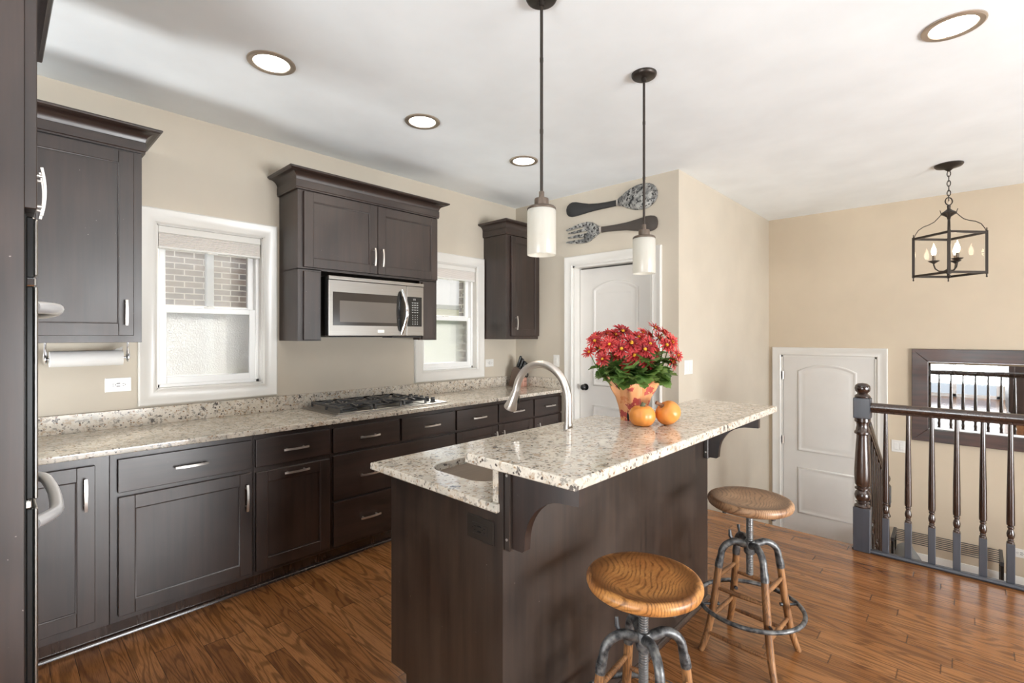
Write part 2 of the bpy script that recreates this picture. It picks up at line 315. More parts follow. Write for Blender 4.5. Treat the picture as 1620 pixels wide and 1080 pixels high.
# ------------------------------------------------------------------ mesh helpers
class G:
    def __init__(self): self.bm = bmesh.new(); self.mi = 0; self.wn = False
    def _tag(self, faces):
        for f in faces: f.material_index = self.mi
    def box(self, x0, x1, y0, y1, z0, z1, bev=0, seg=1, mat=None):
        x0, x1 = sorted((x0, x1)); y0, y1 = sorted((y0, y1)); z0, z1 = sorted((z0, z1))
        b = bmesh.new()
        vs = [b.verts.new((x, y, z)) for x in (x0, x1) for y in (y0, y1) for z in (z0, z1)]
        for q in ((0, 1, 3, 2), (4, 6, 7, 5), (0, 4, 5, 1), (2, 3, 7, 6), (0, 2, 6, 4), (1, 5, 7, 3)): b.faces.new([vs[i] for i in q])
        if bev:
            if seg > 1: self.wn = True
            bev = min(bev, .49*min(x1-x0, y1-y0, z1-z0))
            bmesh.ops.bevel(b, geom=list(b.edges), offset=bev, segments=seg, profile=.5, affect='EDGES')
        self._join(b, mat)
    def _join(self, b, mat=None):
        mp = {}
        for v in b.verts: mp[v] = self.bm.verts.new(mat @ v.co if mat else v.co)
        for f in b.faces:
            try: nf = self.bm.faces.new([mp[v] for v in f.verts]); nf.material_index = self.mi
            except ValueError: pass
        b.free()
    def loops(self, ls, ring=True, cap0=True, cap1=True, wrap=False):
        vs = [[self.bm.verts.new(p) for p in l] for l in ls]
        n = len(vs[0]); seq = list(zip(vs, vs[1:])) + ([(vs[-1], vs[0])] if wrap else [])
        for a, b in seq:
            for i in range(n if ring else n-1):
                j = (i+1) % n
                try: self._tag([self.bm.faces.new((a[i], a[j], b[j], b[i]))])
                except ValueError: pass
        if not wrap:
            if cap0 and n > 2: self._tag([self.bm.faces.new(vs[0][::-1])])
            if cap1 and n > 2: self._tag([self.bm.faces.new(vs[-1])])
    def sweep(self, pts, sec, scale=None, up=(0, 0, 1), closed=False):
        pts = [Vector(p) for p in pts]; n = len(pts); ls = []; up = Vector(up); prev = None
        for i, p in enumerate(pts):
            a = pts[(i-1) % n] if (closed or i) else p; b = pts[(i+1) % n] if (closed or i < n-1) else p
            t = (b-a).normalized()
            if prev is None:
                r = t.cross(up)
                if r.length < 1e-4: r = t.cross(Vector((1, 0, 0)))
                r.normalize()
            else:
                r = prev - t*prev.dot(t); r.normalize()
            prev = r; u = r.cross(t)
            k = scale[i] if scale is not None else 1.0
            ls.append([p + r*(x*k) + u*(y*k) for x, y in sec])
        self.loops(ls, wrap=closed)
    def tube(self, pts, r, n=10, closed=False, up=(0, 0, 1)):
        if hasattr(r, '__len__'): sc = list(r); base = 1.0
        else: sc = None; base = r
        self.sweep(pts, [(base*math.cos(2*PI*k/n), base*math.sin(2*PI*k/n)) for k in range(n)], sc, up, closed)
    def cyl(self, p0, p1, r0, r1=None, n=16): self.tube([p0, p1], [r0, r0 if r1 is None else r1], n)
    def lathe(self, prof, c=(0, 0, 0), n=24, wob=None, cap0=True, cap1=True, mat=None):
        ls = []
        for r, z in prof:
            l = []
            for k in range(n):
                a = 2*PI*k/n; rr = max(r, 1e-4)*(wob(a, z) if wob else 1)
                v = Vector((rr*math.cos(a), rr*math.sin(a), z))
                if mat: v = mat @ v
                l.append(v + Vector(c))
            ls.append(l)
        self.loops(ls, cap0=cap0, cap1=cap1)
    def sphere(self, c, r, n=14, m=8):
        if not hasattr(r, '__len__'): r = (r, r, r)
        ls = []
        for i in range(m+1):
            t = PI*i/m; s = max(math.sin(t), .001)
            ls.append([(c[0]+r[0]*s*math.cos(2*PI*k/n), c[1]+r[1]*s*math.sin(2*PI*k/n), c[2]-r[2]*math.cos(t)) for k in range(n)])
        self.loops(ls)
    def prism(self, outline, fn, d0, d1):
        self.loops([[fn(a, b, d0) for a, b in outline], [fn(a, b, d1) for a, b in outline]])
    def torus(self, c, R, r, n=32, m=8, fn=None):
        fn = fn or (lambda a: Vector((math.cos(a), math.sin(a), 0)))
        self.tube([Vector(c)+fn(2*PI*k/n)*R for k in range(n)], r, m, closed=True)
def mitre_normals(path, closed=False):
    n = len(path); out = []
    for i in range(n):
        ns = []
        for a, b in ((i-1, i), (i, i+1)):
            if not closed and (a < 0 or b >= n): continue
            p, q = path[a % n], path[b % n]; d = Vector((q[0]-p[0], q[1]-p[1])).normalized(); ns.append(Vector((d.y, -d.x)))
        if len(ns) == 1: out.append(ns[0])
        else:
            s = ns[0]+ns[1]; k = 1+ns[0].dot(ns[1]); out.append(s/k if k > 1e-6 else ns[0])
    return out
def mitre_sweep(g, path, prof, fn, closed=False):
    """path runs with its outward side on the right; profile (outward, height); fn(a, b, h) gives a place"""
    nm = mitre_normals(path, closed)
    g.loops([[fn(p[0]+m.x*o, p[1]+m.y*o, h) for o, h in prof] for p, m in zip(path, nm)], wrap=closed)
def field(g, outline, prof, fn):
    """raised field: concentric loops of an outline (counter-clockwise); profile (inset, height)"""
    nm = mitre_normals(outline, True)
    g.loops([[fn(p[0]-m.x*o, p[1]-m.y*o, h) for p, m in zip(outline, nm)] for o, h in prof], cap0=False)
def wpos(o):
    v = Vector((0, 0, 0))
    while o: v = v + o.location; o = o.parent
    return v
def put(name, g, mats, parent=None, local=False, angle=35, flat=False):
    bmesh.ops.recalc_face_normals(g.bm, faces=list(g.bm.faces))
    me = bpy.data.meshes.new(name)
    if parent and not local:
        off = wpos(parent); bmesh.ops.translate(g.bm, verts=list(g.bm.verts), vec=-off)
    g.bm.to_mesh(me); g.bm.free()
    for m in (mats if isinstance(mats, (list, tuple)) else [mats]): me.materials.append(M[m])
    if not flat:
        me.polygons.foreach_set('use_smooth', [True]*len(me.polygons)); me.set_sharp_from_angle(angle=math.radians(angle))
    o = bpy.data.objects.new(name, me); COL.objects.link(o)
    if parent: o.parent = parent
    if g.wn and not flat:
        w = o.modifiers.new('weighted_normals', 'WEIGHTED_NORMAL'); w.keep_sharp = True
    return o
def thing(name, label, cat, loc=(0, 0, 0), group=None, rz=0):
    o = bpy.data.objects.new(name, None); COL.objects.link(o); o.location = loc; o.rotation_euler.z = rz; o.empty_display_size = .05
    o['label'] = label; o['category'] = cat
    if group: o['group'] = group
    return o
def tag(o, label, cat, group=None):
    o['label'] = label; o['category'] = cat
    if group: o['group'] = group
    return o
def struct(o, label=None):
    o['kind'] = 'structure'
    if label: o['label'] = label; o['category'] = 'room'
    return o
def copy_tree(o, parent=None):
    c = o.copy(); COL.objects.link(c)
    if parent: c.parent = parent
    for ch in list(o.children): copy_tree(ch, c)
    return c
FY = lambda yf: (lambda u, w, d: (u, yf-d, w))         # a face looking towards -Y
FX = lambda xf: (lambda u, w, d: (xf+d, u, w))         # a face looking towards +X
BX = lambda xf: (lambda u, w, d: (xf-d, u, w))         # a face looking towards -X
BY = lambda yf: (lambda u, w, d: (u, yf+d, w))         # a face looking towards +Y
def fbox(g, fn, u0, u1, w0, w1, d0, d1, bev=0, seg=1):
    a = fn(u0, w0, d0); b = fn(u1, w1, d1); g.box(a[0], b[0], a[1], b[1], a[2], b[2], bev, seg)
# ------------------------------------------------------------------ room shell
YW = 3.465; XP = 3.752; YR = 1.692; XF = 6.155; CE = 2.75; LZ = -.81; XE = 3.985; XB = -3.0; YB = -4.0
def wall_with_holes(g, u0, u1, w0, w1, holes, fn, d0, d1):
    us = sorted({u0, u1} | {h[0] for h in holes} | {h[1] for h in holes}); ws = sorted({w0, w1} | {h[2] for h in holes} | {h[3] for h in holes})
    for a, b in zip(us, us[1:]):
        run = None
        for c, d in zip(ws, ws[1:]):
            inside = any(h[0] <= (a+b)/2 <= h[1] and h[2] <= (c+d)/2 <= h[3] for h in holes)
            if inside:
                if run: fbox(g, fn, a, b, run[0], run[1], d0, d1)
                run = None
            else: run = (run[0] if run else c, d)
        if run: fbox(g, fn, a, b, run[0], run[1], d0, d1)
g = G(); g.box(XB, XE, YB, YW, -.03, 0); struct(put('floor', g, 'floor', flat=True))
g = G(); g.box(XE, XF, YB, YR, LZ-.03, LZ); struct(put('floor_landing', g, 'floor', flat=True))
g = G(); g.box(XB-.12, XF+.12, YB-.12, YW+.12, CE, CE+.1); struct(put('ceiling', g, 'ceiling', flat=True))
WIN = [(.655, 1.240, 1.105, 2.075), (2.555, 3.190, 1.105, 2.075)]
g = G(); wall_with_holes(g, XB, XP, 0, CE, WIN, BY(YW), 0, .11); struct(put('wall_left', g, 'wall', flat=True))
g = G(); wall_with_holes(g, XB-.2, XP+2.6, -1.2, 3.4, [(a+.012, b-.012, c-.02, d) for a, b, c, d in WIN], BY(YW+.11), 0, .13); 
rj = random.Random(2)
for a, b, c, d in WIN:
    z = c-.02
    while z < d: k = rj.uniform(.001, .010); g.box(b-.012-k, b-.011, YW+.115, YW+.238-.004*rj.random(), z+.006, z+.071, .003); z += .075
struct(put('wall_outside', g, 'brick', flat=True))
D1 = (1.922, 2.728, 0, 2.075)
g = G(); wall_with_holes(g, YR+.11, YW, 0, CE, [D1], FX(XP), 0, .11); struct(put('wall_pantry', g, 'wall', flat=True))
g = G(); g.box(XP, XF, YR, YR+.11, LZ, CE); struct(put('wall_return', g, 'wall', flat=True))
D2 = (.682, 1.562, LZ, 1.20)
g = G(); wall_with_holes(g, YB, YR+.11, LZ, CE, [D2], FX(XF), 0, .11); struct(put('wall_far', g, 'wall_warm', flat=True))
g = G(); g.box(XE-.06, XE, YB, YR, LZ, -.03); struct(put('wall_landing', g, 'wall', flat=True))
D3 = (-.52, 1.02, 0, 2.1); W5 = (2.50, 3.38, .35, 2.15)
g = G(); wall_with_holes(g, YB, YW, 0, CE, [D3, W5], BX(XB), 0, .12); struct(put('wall_behind', g, 'wall', flat=True))
W3 = (.55, 3.25, .10, 2.15); W4 = (4.35, 5.65, .42, 2.0)
g = G(); wall_with_holes(g, XB, XF, LZ, CE, [W3, W4], FY(YB), 0, .12); struct(put('wall_right', g, 'wall', flat=True))
g = G(); g.box(XP+.11, XP+1.2, YR+.11, YW, -.03, 0); g.box(XP+1.1, XP+1.2, YR+.11, YW, 0, CE); struct(put('wall_closet', g, 'wall', flat=True))
# stairs down to the landing
g = G()
for k in range(3):
    z = -.2025*(k+1); x = XE+.27*k
    g.box(x, x+.27, .47, YR, z-.03, z, .004); g.box(x, x+.27, .47, YR, LZ, z-.03)
struct(put('floor_stairs', g, 'floor'))
g = G(); g.box(XE-.01, XE+.03, .57, YR, -.032, .0, .010, 2); struct(put('trim_1', g, 'floor'))
# baseboards
BB = [(0, 0), (.014, 0), (.014, .085), (.010, .1), (.006, .118), (0, .12)]
def baseboard(name, p, q, z):
    g = G(); a = Vector(p); b = Vector(q); d = (b-a).normalized(); nrm = Vector((d.y, -d.x))
    g.loops([[(e.x+nrm.x*o, e.y+nrm.y*o, z+h) for o, h in BB] for e in (a, b)]); struct(put(name, g, 'trim'))
baseboard('baseboard_far', (XF, .595), (XF, YB), LZ)
baseboard('baseboard_return', (XE-.02, YR), (XP, YR), 0)
baseboard('baseboard_landing', (XE, YB), (XE, .46), LZ)
# casing, windows and doors
CAS = [(0, 0), (0, .012), (.010, .018), (.020, .014), (.056, .017), (.070, .024), (.082, .027), (.089, .022), (.089, 0)]
def casing(g, fn, u0, u1, w0, w1, bottom=False):
    path = [(u1, w0), (u1, w1), (u0, w1), (u0, w0)] if True else None
    mitre_sweep(g, path, CAS, fn, closed=bottom)
def make_window(name, hole, label):
    u0, u1, w0, w1 = hole; F = FY(YW); B = BY(YW)
    g = G(); casing(g, F, u0, u1, w0, w1, True); root = struct(put(name, g, 'trim'))
    g = G()                                             # painted reveal and vinyl frame
    for a in ((u0-.001, u0+.006, w0, w1), (u1-.006, u1+.001, w0, w1), (u0, u1, w0-.001, w0+.006), (u0, u1, w1-.006, w1+.001)): fbox(g, B, *a, -.004, .075)
    put('reveal', g, 'trim', root)
    f = .026; g = G()
    for a in ((u0+.004, u0+f, w0, w1), (u1-f, u1-.004, w0, w1), (u0, u1, w0+.004, w0+f), (u0, u1, w1-f, w1-.004)): fbox(g, B, *a, .045, .125, .003)
    put('frame', g, 'vinyl', root)
    mid = 1.577; s = .040
    def sash(nm, a, b, d, glass):
        x0, x1 = u0+f-.004, u1-f+.004; g = G()
        for q in ((x0, x0+s, a, b), (x1-s, x1, a, b), (x0+s, x1-s, a, a+s*1.1), (x0+s, x1-s, b-s*.85, b)): fbox(g, B, *q, d, d+.03, .003)
        o = put(nm, g, 'vinyl', root)
        g = G(); fbox(g, B, x0+s-.004, x1-s+.004, a+s*1.1-.004, b-s*.85+.004, d+.013, d+.017); put('glass_pane', g, glass, o, flat=True)
        return o
    sash('upper_sash', mid-.014, w1-f+.004, .090, 'glass')
    lo = sash('lower_sash', w0+f-.004, mid+.016, .056, 'obscure')
    g = G(); m = (u0+u1)/2; fbox(g, B, m-.03, m+.03, mid+.016, mid+.024, .058, .08, .002); fbox(g, B, m-.012, m+.022, mid+.024, mid+.032, .060, .076, .003); put('sash_lock', g, 'plastic', lo)
    return root
make_window('window_1', WIN[0], ''); make_window('window_2', WIN[1], '')
def blind(hole, label):
    u0, u1, w0, w1 = hole; B = BY(YW)
    t = thing('cellular_shade', label, 'window shade', ((u0+u1)/2, YW+.03, w1-.03), 'raised shades in the kitchen windows')
    g = G(); fbox(g, B, u0+.008, u1-.008, w1-.048, w1-.004, .004, .042, .004); put('headrail', g, 'trim', t)
    g = G(); n = 9; zt = w1-.048; zb = w1-.125
    for k in range(n):
        a = zt-(zt-zb)*k/n; b = zt-(zt-zb)*(k+1)/n; m = (a+b)/2; y0 = YW+.008; y1 = YW+.038
        g.loops([[(x, y0+.004, a), (x, y0, m), (x, y0+.004, b), (x, y1-.004, b), (x, y1, m), (x, y1-.004, a)] for x in (u0+.012, u1-.012)])
    put('pleated_fabric', g, 'shade', t)
    g = G(); fbox(g, B, u0+.010, u1-.010, zb-.014, zb, .006, .040, .004); m = (u0+u1)/2; fbox(g, B, m-.03, m+.03, zb-.022, zb-.012, .002, .014, .004); put('bottom_rail', g, 'plastic', t)
blind(WIN[0], 'raised beige pleated shade in the window left of the range cabinet')
blind(WIN[1], 'raised beige pleated shade in the window between range cabinet and corner cabinet')
def arch_outline(u0, u1, w0, w1, rise, n=12):
    pts = [(u0, w0), (u1, w0), (u1, w1)]
    if rise:
        h = (u1-u0)/2; R = (h*h+rise*rise)/(2*rise); c = w1+rise-R; a = math.asin(h/R)
        pts += [((u0+u1)/2+R*math.sin(a*(1-2*k/n)), c+R*math.cos(a*(1-2*k/n))) for k in range(1, n)]
    return pts + [(u0, w1)]
def door_slab(fn, u0, u1, z0, parent, flip=False):
    g = G(); top = z0+2.046; fbox(g, fn, u0, u1, z0+.01, top, -.036, 0, .002); o = put('door_slab', g, 'door', parent)
    for nm, (a, b, rise) in (('upper_panel', (.957, 1.845, .075)), ('lower_panel', (.265, .770, 0))):
        g = G(); out = arch_outline(u0+.150, u1-.150, z0+a, z0+b, rise)
        P = [(-.004, 0), (.0, .009), (.010, .012), (.022, .005), (.034, .0035), (.060, .0085), (.072, .0095)]
        f2 = (lambda a_, b_, h: fn(a_, b_, h)); field(g, out, P, f2); put(nm, g, 'door', o, angle=50)
    return o
def jamb(g, fn, u0, u1, w0, w1, dep):
    for q in ((u0-.001, u0+.018, w0, w1), (u1-.018, u1+.001, w0, w1), (u0, u1, w1-.018, w1+.001)): fbox(g, fn, *q, -dep, .003)
# pantry door, set back in its jamb
F = BX(XP); g = G(); casing(g, F, D1[0], D1[1], 0, D1[3]); d1 = struct(put('door_1', g, 'trim'))
g = G(); jamb(g, F, D1[0], D1[1], 0, D1[3], .115); put('jamb', g, 'trim', d1)
sl = door_slab(BX(XP+.085), D1[0]+.021, D1[1]-.021, 0, d1)
g = G(); kx = XP+.085; ky = D1[1]-.021-.065; kz = .935
g.cyl((kx, ky, kz), (kx-.008, ky, kz), .032, n=20); g.cyl((kx-.006, ky, kz), (kx-.03, ky, kz), .011); g.sphere((kx-.045, ky, kz), (.021, .028, .028), 16, 10); put('door_knob', g, 'black', sl)
# lower-level door by the landing
F = BX(XF); g = G(); casing(g, F, D2[0], D2[1], LZ, D2[3]); d2 = struct(put('door_2', g, 'trim'))
g = G(); jamb(g, F, D2[0], D2[1], LZ, D2[3], .11); put('jamb', g, 'trim', d2)
sl = door_slab(BX(XF+.004), D2[0]+.021, D2[1]-.021, LZ-.012+.005, d2)
for z in (.97, .24, -.55):
    g = G(); y = D2[1]-.018; g.cyl((XF-.004, y, z-.045), (XF-.004, y, z+.045), .006, n=10); g.box(XF-.003, XF+.003, y-.016, y+.016, z-.045, z+.045); put('hinge', g, 'nickel', sl)
# patio door seen in the mirror, unseen living window, added windows for fill light
g = G(); F = FX(XB); casing(g, F, D3[0], D3[1], 0, D3[3]); d3 = struct(put('door_3', g, 'trim'))
g = G(); B = FX(XB)
for q in ((D3[0], D3[0]+.07, 0, 2.1), (D3[1]-.07, D3[1], 0, 2.1), (.21, .29, 0, 2.1), (D3[0], D3[1], 2.03, 2.1), (D3[0], D3[1], 0, .07)): fbox(g, B, *q, -.08, -.02, .003)
put('frame', g, 'vinyl', d3)
g = G(); fbox(g, B, D3[0]+.06, D3[1]-.06, .06, 2.04, -.052, -.048); put('glass_pane', g, 'lantern_glass', d3, flat=True)
def plain_window(name, hole, bars, F=BY(YB)):
    g = G(); casing(g, F, hole[0], hole[1], hole[2], hole[3], True); r = struct(put(name, g, 'trim'))
    g = G(); u0, u1, w0, w1 = hole
    for q in [(u0, u0+.05, w0, w1), (u1-.05, u1, w0, w1), (u0, u1, w0, w0+.05), (u0, u1, w1-.05, w1)] + [(b-.03, b+.03, w0, w1) for b in bars]: fbox(g, F, *q, -.09, -.03, .003)
    put('frame', g, 'vinyl', r)
plain_window('window_3', W3, (1.45, 2.35)); plain_window('added_window_4', W4, (5.0,)); plain_window('added_window_5', W5, (2.94,), FX(XB))  # living window first, then the added openings for the fill lamps
# ------------------------------------------------------------------ outdoors seen through the kitchen windows
g = G(); g.box(-9, 40, YW+.24, 60, -1.3, -1.2); struct(put('ground_lawn', g, 'grass', flat=True))
nh = thing('neighbor_house', 'dark brick house next door seen through the upper sash left of the range cabinet', 'house', (-1.5, 7.2, -1.2))
g = G(); g.box(-7, 3.3, 7.2, 7.45, -1.2, 6.2); put('brick_wall', g, 'brick', nh, flat=True)
g = G(); g.box(1.87, 1.96, 7.12, 7.2, -1.2, 6.2, .01); put('downspout', g, 'downspout', nh)
g = G(); g.box(-7.3, 3.6, 6.9, 7.6, 6.2, 6.4); put('eave', g, 'trim', nh)
fh = thing('distant_house', 'tan house with grey hipped roof seen far off through the window beside the range cabinet', 'house', (17, 21, -1.2))
g = G(); g.box(12.5, 24, 19, 27, -1.2, 2.75); put('wall', g, 'siding', fh, flat=True)
g = G(); a = [(11.9, 18.4), (24.6, 18.4), (24.6, 27.6), (11.9, 27.6)]; b = [(16.5, 22.6), (20, 22.6), (20, 23.4), (16.5, 23.4)]
g.loops([[(x, y, 2.72) for x, y in a], [(x, y, 2.90) for x, y in a], [(x, y, 5.6) for x, y in b]]); put('roof', g, 'roof', fh, flat=True)
for x in (13.4, 15.6):
    g = G(); g.box(x, x+1.1, 18.93, 19.02, .9, 2.2, .02); w = put('window_frame', g, 'trim', fh); g = G(); g.box(x+.08, x+1.02, 18.90, 18.95, 1.0, 2.1); put('pane', g, 'dark_pane', w)

sh_ = thing('shrub', 'yellow-green shrub blurred behind the obscure lower sash of the left window', 'shrub', (1.75, 4.85, -1.2))
g = G(); rr = random.Random(4)
for k in range(900):
    a, b = rr.uniform(0, 2*PI), math.acos(rr.uniform(-.6, 1)); R = rr.uniform(.75, 1); c = Vector((.55*R*math.sin(b)*math.cos(a), .45*R*math.sin(b)*math.sin(a), 1.45+.85*R*math.cos(b)))
    u = Vector((rr.uniform(-1, 1), rr.uniform(-1, 1), rr.uniform(-1, 1))).normalized(); v = u.orthogonal().normalized(); L = .06
    g.loops([[c-u*L, c-u*.2*L+v*L*.5], [c-u*.2*L-v*L*.5, c+u*L]], ring=False, cap0=False, cap1=False)
put('foliage', g, 'shrub', sh_, True, flat=True)
g = G(); g.tube([(0, 0, 0), (.03, 0, .7), (.06, .03, 1.5)], [.05, .04, .02], 8); put('stem', g, 'stem_brown', sh_, True)
# ------------------------------------------------------------------ cabinets
def pull(parent, fn, uc, wc, vert=False, L=.142, mat='nickel'):
    g = G(); n = 8; pts = []
    for k in range(n+1):
        s = -L/2+L*k/n; d = .026+.008*(1-(2*s/L)**2)
        pts.append(Vector(fn(uc, wc+s, d) if vert else fn(uc+s, wc, d)))
    nrm = Vector(fn(0, 0, 1))-Vector(fn(0, 0, 0))
    g.sweep(pts, [(-.0055, -.0035), (.0055, -.0035), (.0055, .0035), (-.0055, .0035)], up=nrm)
    for s in (-.048, .048):
        g.cyl(fn(uc, wc+s, -.001) if vert else fn(uc+s, wc, -.001), fn(uc, wc+s, .031) if vert else fn(uc+s, wc, .031), .0048, n=10)
    return put('pull', g, mat, parent)
def door_front(parent, fn, u0, u1, w0, w1, stile=.062, th=.020, mat='cab', name='door'):
    g = G(); r = stile
    fbox(g, fn, u0, u0+r, w0, w1, -.001, th, .0022); fbox(g, fn, u1-r, u1, w0, w1, -.001, th, .0022)
    fbox(g, fn, u0+r-.0005, u1-r+.0005, w0, w0+r, -.001, th-.0003, .0018); fbox(g, fn, u0+r-.0005, u1-r+.0005, w1-r, w1, -.001, th-.0003, .0018)
    fbox(g, fn, u0+r-.003, u1-r+.003, w0+r-.003, w1-r+.003, .002, th-.009)
    mitre_sweep(g, [(u1-r, w0+r), (u1-r, w1-r), (u0+r, w1-r), (u0+r, w0+r)], [(-.005, th-.0085), (-.0045, th-.004), (.001, th-.0028), (.001, th-.0085)], fn, closed=True)
    return put(name, g, mat, parent)
def drawer_front(parent, fn, u0, u1, w0, w1, th=.020):
    g = G(); fbox(g, fn, u0, u1, w0, w1, -.001, th, .003, 2); return put('drawer', g, 'cab_h', parent)
CROWN = [(0, 2.370), (.013, 2.372), (.013, 2.380), (.016, 2.384), (.016, 2.428), (.013, 2.431)] + [(.014+.050*(1-math.cos(a)), 2.432+.046*math.sin(a)) for a in [PI/2*k/8 for k in range(1, 9)]] + [(.066, 2.480), (.075, 2.484), (.078, 2.490), (.077, 2.4955), (-.01, 2.4955), (-.01, 2.370)]
def crown(parent, path, name='crown_molding'):
    g = G(); mitre_sweep(g, path, CROWN, lambda a, b, h: (a, b, h)); return put(name, g, 'cab_h', parent, angle=25)
YB0 = 2.875; BF = FY(YB0)
def base_unit(x0, x1, label, fronts):
    t = thing('base_cabinet', label, 'cabinet', ((x0+x1)/2, 3.16, 0), 'base cabinets along the window wall')
    g = G(); g.box(x0+.0006, x1-.0006, YB0, YW-.005, .095, .876, .0012)
    put('body', g, 'cab', t)
    g = G(); g.box(x0, x1, 2.935, 2.955, 0, .0952)
    g.loops([[(x, 2.935, 0), (x, 2.916, 0), (x, 2.9165, .007), (x, 2.919, .013), (x, 2.925, .0175), (x, 2.935, .019)] for x in (x0, x1)])
    put('toe_board', g, 'rail', t)
    F2 = FY(YB0-.020)
    for kind, u0, u1, w0, w1, pulls in fronts:
        o = (drawer_front if kind == 'dr' else door_front)(t, BF, u0, u1, w0, w1)
        for uc, wc, v in pulls: pull(o, F2, uc, wc, v)
    return t
base_unit(-.58, .366, 'dark stained corner base cabinet beside the wall oven tower', [('door', -.16, .314, .137, .838, [(.280, .716, True)])])
base_unit(.366, .980, 'base cabinet with one wide drawer above one wide door, below the left window', [('dr', .394, .968, .694, .848, [(.683, .772, False)]), ('door', .396, .970, .122, .672, [(.938, .545, True)])])
base_unit(.980, 1.424, 'narrow base cabinet with a drawer above a tilt-out door with a horizontal pull', [('dr', .988, 1.415, .694, .848, [(1.201, .771, False)]), ('door', .990, 1.415, .120, .666, [(1.205, .639, False)])])
base_unit(1.424, 2.422, 'wide drawer base cabinet under the gas cooktop', [('dr', 1.435, 1.915, .694, .845, [(1.676, .770, False)]), ('dr', 1.933, 2.413, .694, .845, [(2.178, .770, False)]),
    ('dr', 1.437, 2.413, .402, .676, [(1.676, .527, False), (2.178, .527, False)]), ('dr', 1.439, 2.413, .115, .386, [(1.682, .250, False), (2.178, .250, False)])])
base_unit(2.422, 3.334, 'base cabinet with two drawers above two doors, between cooktop and corner unit', [('dr', 2.430, 2.872, .694, .845, [(2.651, .770, False)]), ('dr', 2.888, 3.325, .694, .845, [(3.106, .770, False)]),
    ('door', 2.430, 2.874, .120, .676, [(2.838, .560, True)]), ('door', 2.886, 3.325, .120, .676, [(2.922, .560, True)])])
base_unit(3.334, XP-.002, 'last base cabinet beside the pantry wall, one drawer above one door', [('dr', 3.345, 3.740, .694, .845, [(3.545, .770, False)]), ('door', 3.345, 3.740, .120, .676, [(3.385, .560, True)])])
# granite worktop with its backsplash
g = G(); g.box(-.58, XP-.002, 2.838, YW-.003, .876, .906, .005, 2); ct = put('worktop', g, 'granite'); tag(ct, 'long speckled granite worktop under the kitchen windows', 'worktop')
g = G(); g.box(-.58, XP-.004, YW-.022, YW-.002, .9055, 1.005, .002); g.box(XP-.022, XP-.002, 2.842, YW-.022, .9055, 1.005, .002); put('backsplash', g, 'granite', ct)
# wall cabinets
YU = 3.166; UF = FY(YU); UD = FY(YU-.020)
t = thing('wall_cabinet', 'dark wall cabinet left of the left window, paper towel roll under it', 'wall cabinet', (0, 3.3, 1.385), 'wall cabinets')
g = G(); g.box(-.58, .535, YU, YW-.003, 1.385, 2.4, .0012); put('body', g, 'cab', t)
for u0, u1, h in ((.075, .499, .466), (-.36, .067, None)):
    o = door_front(t, UF, u0, u1, 1.420, 2.362)
    if h: pull(o, UD, h, 1.537, True, .128)
crown(t, [(-.58, YU), (.535, YU), (.535, YW-.003)])
t = thing('wall_cabinet', 'two-door dark range cabinet with crown moulding above the microwave', 'wall cabinet', (1.91, 3.3, 1.385), 'wall cabinets')
g = G(); x0, x1 = 1.349, 2.476
g.box(x0, x1, YU, YW-.003, 1.852, 2.4, .0012); g.box(x0, x0+.02, YU, YW-.003, 1.385, 1.86, .0012); g.box(x1-.02, x1, YU, YW-.003, 1.385, 1.86, .0012)
g.box(x0+.019, 1.505, YU, YU+.02, 1.385, 1.86, .001); g.box(2.305, x1-.019, YU, YU+.02, 1.385, 1.86, .001); put('body', g, 'cab', t)
for q in ((1.383, 1.494), (2.322, 2.442)):
    g = G(); fbox(g, UF, q[0], q[1], 1.391, 1.842, -.001, .018, .0025); put('filler_panel', g, 'cab', t)
for u0, u1, h in ((1.383, 1.9215, 1.886), (1.9255, 2.470, 1.952)):
    o = door_front(t, UF, u0, u1, 1.868, 2.362); pull(o, UD, h, 1.987, True, .128)
crown(t, [(x0, YW-.003), (x0, YU), (x1, YU), (x1, YW-.003)])
t = thing('wall_cabinet', 'narrow dark wall cabinet in the corner beside the pantry wall', 'wall cabinet', (3.5, 3.3, 1.385), 'wall cabinets')
g = G(); x0 = 3.287; g.box(x0, XP-.002, YU-.006, YW-.003, 1.385, 2.4, .0012); put('body', g, 'cab', t)
o = door_front(t, FY(YU-.006), 3.345, XP-.006, 1.415, 2.362); pull(o, FY(YU-.026), 3.395, 1.540, True, .128)
crown(t, [(x0, YW-.003), (x0, YU-.006), (XP-.002, YU-.006)])
# over-the-range microwave
mw = thing('microwave', 'stainless over-the-range microwave hanging under the range cabinet', 'microwave', (1.905, 3.3, 1.41))
m0, m1, my = 1.520, 2.290, 3.090; MF = FY(my)
g = G(); g.box(m0+.003, m1-.003, my+.003, YW-.01, 1.416, 1.819, .004); put('body', g, 'black', mw)
g = G(); fbox(g, MF, m0, m1, 1.796, 1.820, -.02, .004, .003, 2); put('vent_strip', g, 'steel', mw)
g = G(); fbox(g, MF, m0, 2.133, 1.418, 1.794, -.02, 0, .004, 2); d = put('door', g, 'steel', mw)
g = G(); fbox(g, MF, 1.550, 2.128, 1.489, 1.714, -.002, .0015, .0008); gp = put('dark_glass', g, 'tint', d)
g = G(); fbox(g, MF, 1.598, 2.045, 1.512, 1.657, .001, .0022); put('viewing_window', g, 'tint2', gp)
g = G(); n = 16; pts = []; sc = []
for k in range(n+1):
    s = k/n; w = 1.432+.332*s; b = math.sin(PI*s); pts.append(MF(2.088+.016*b, w, .008+.046*b)); sc.append(.65+.35*b)
g.sweep(pts, [(.013*math.cos(2*PI*k/10), .007*math.sin(2*PI*k/10)) for k in range(10)], sc, up=(0, -1, 0)); put('handle', g, 'chrome', d)
g = G()
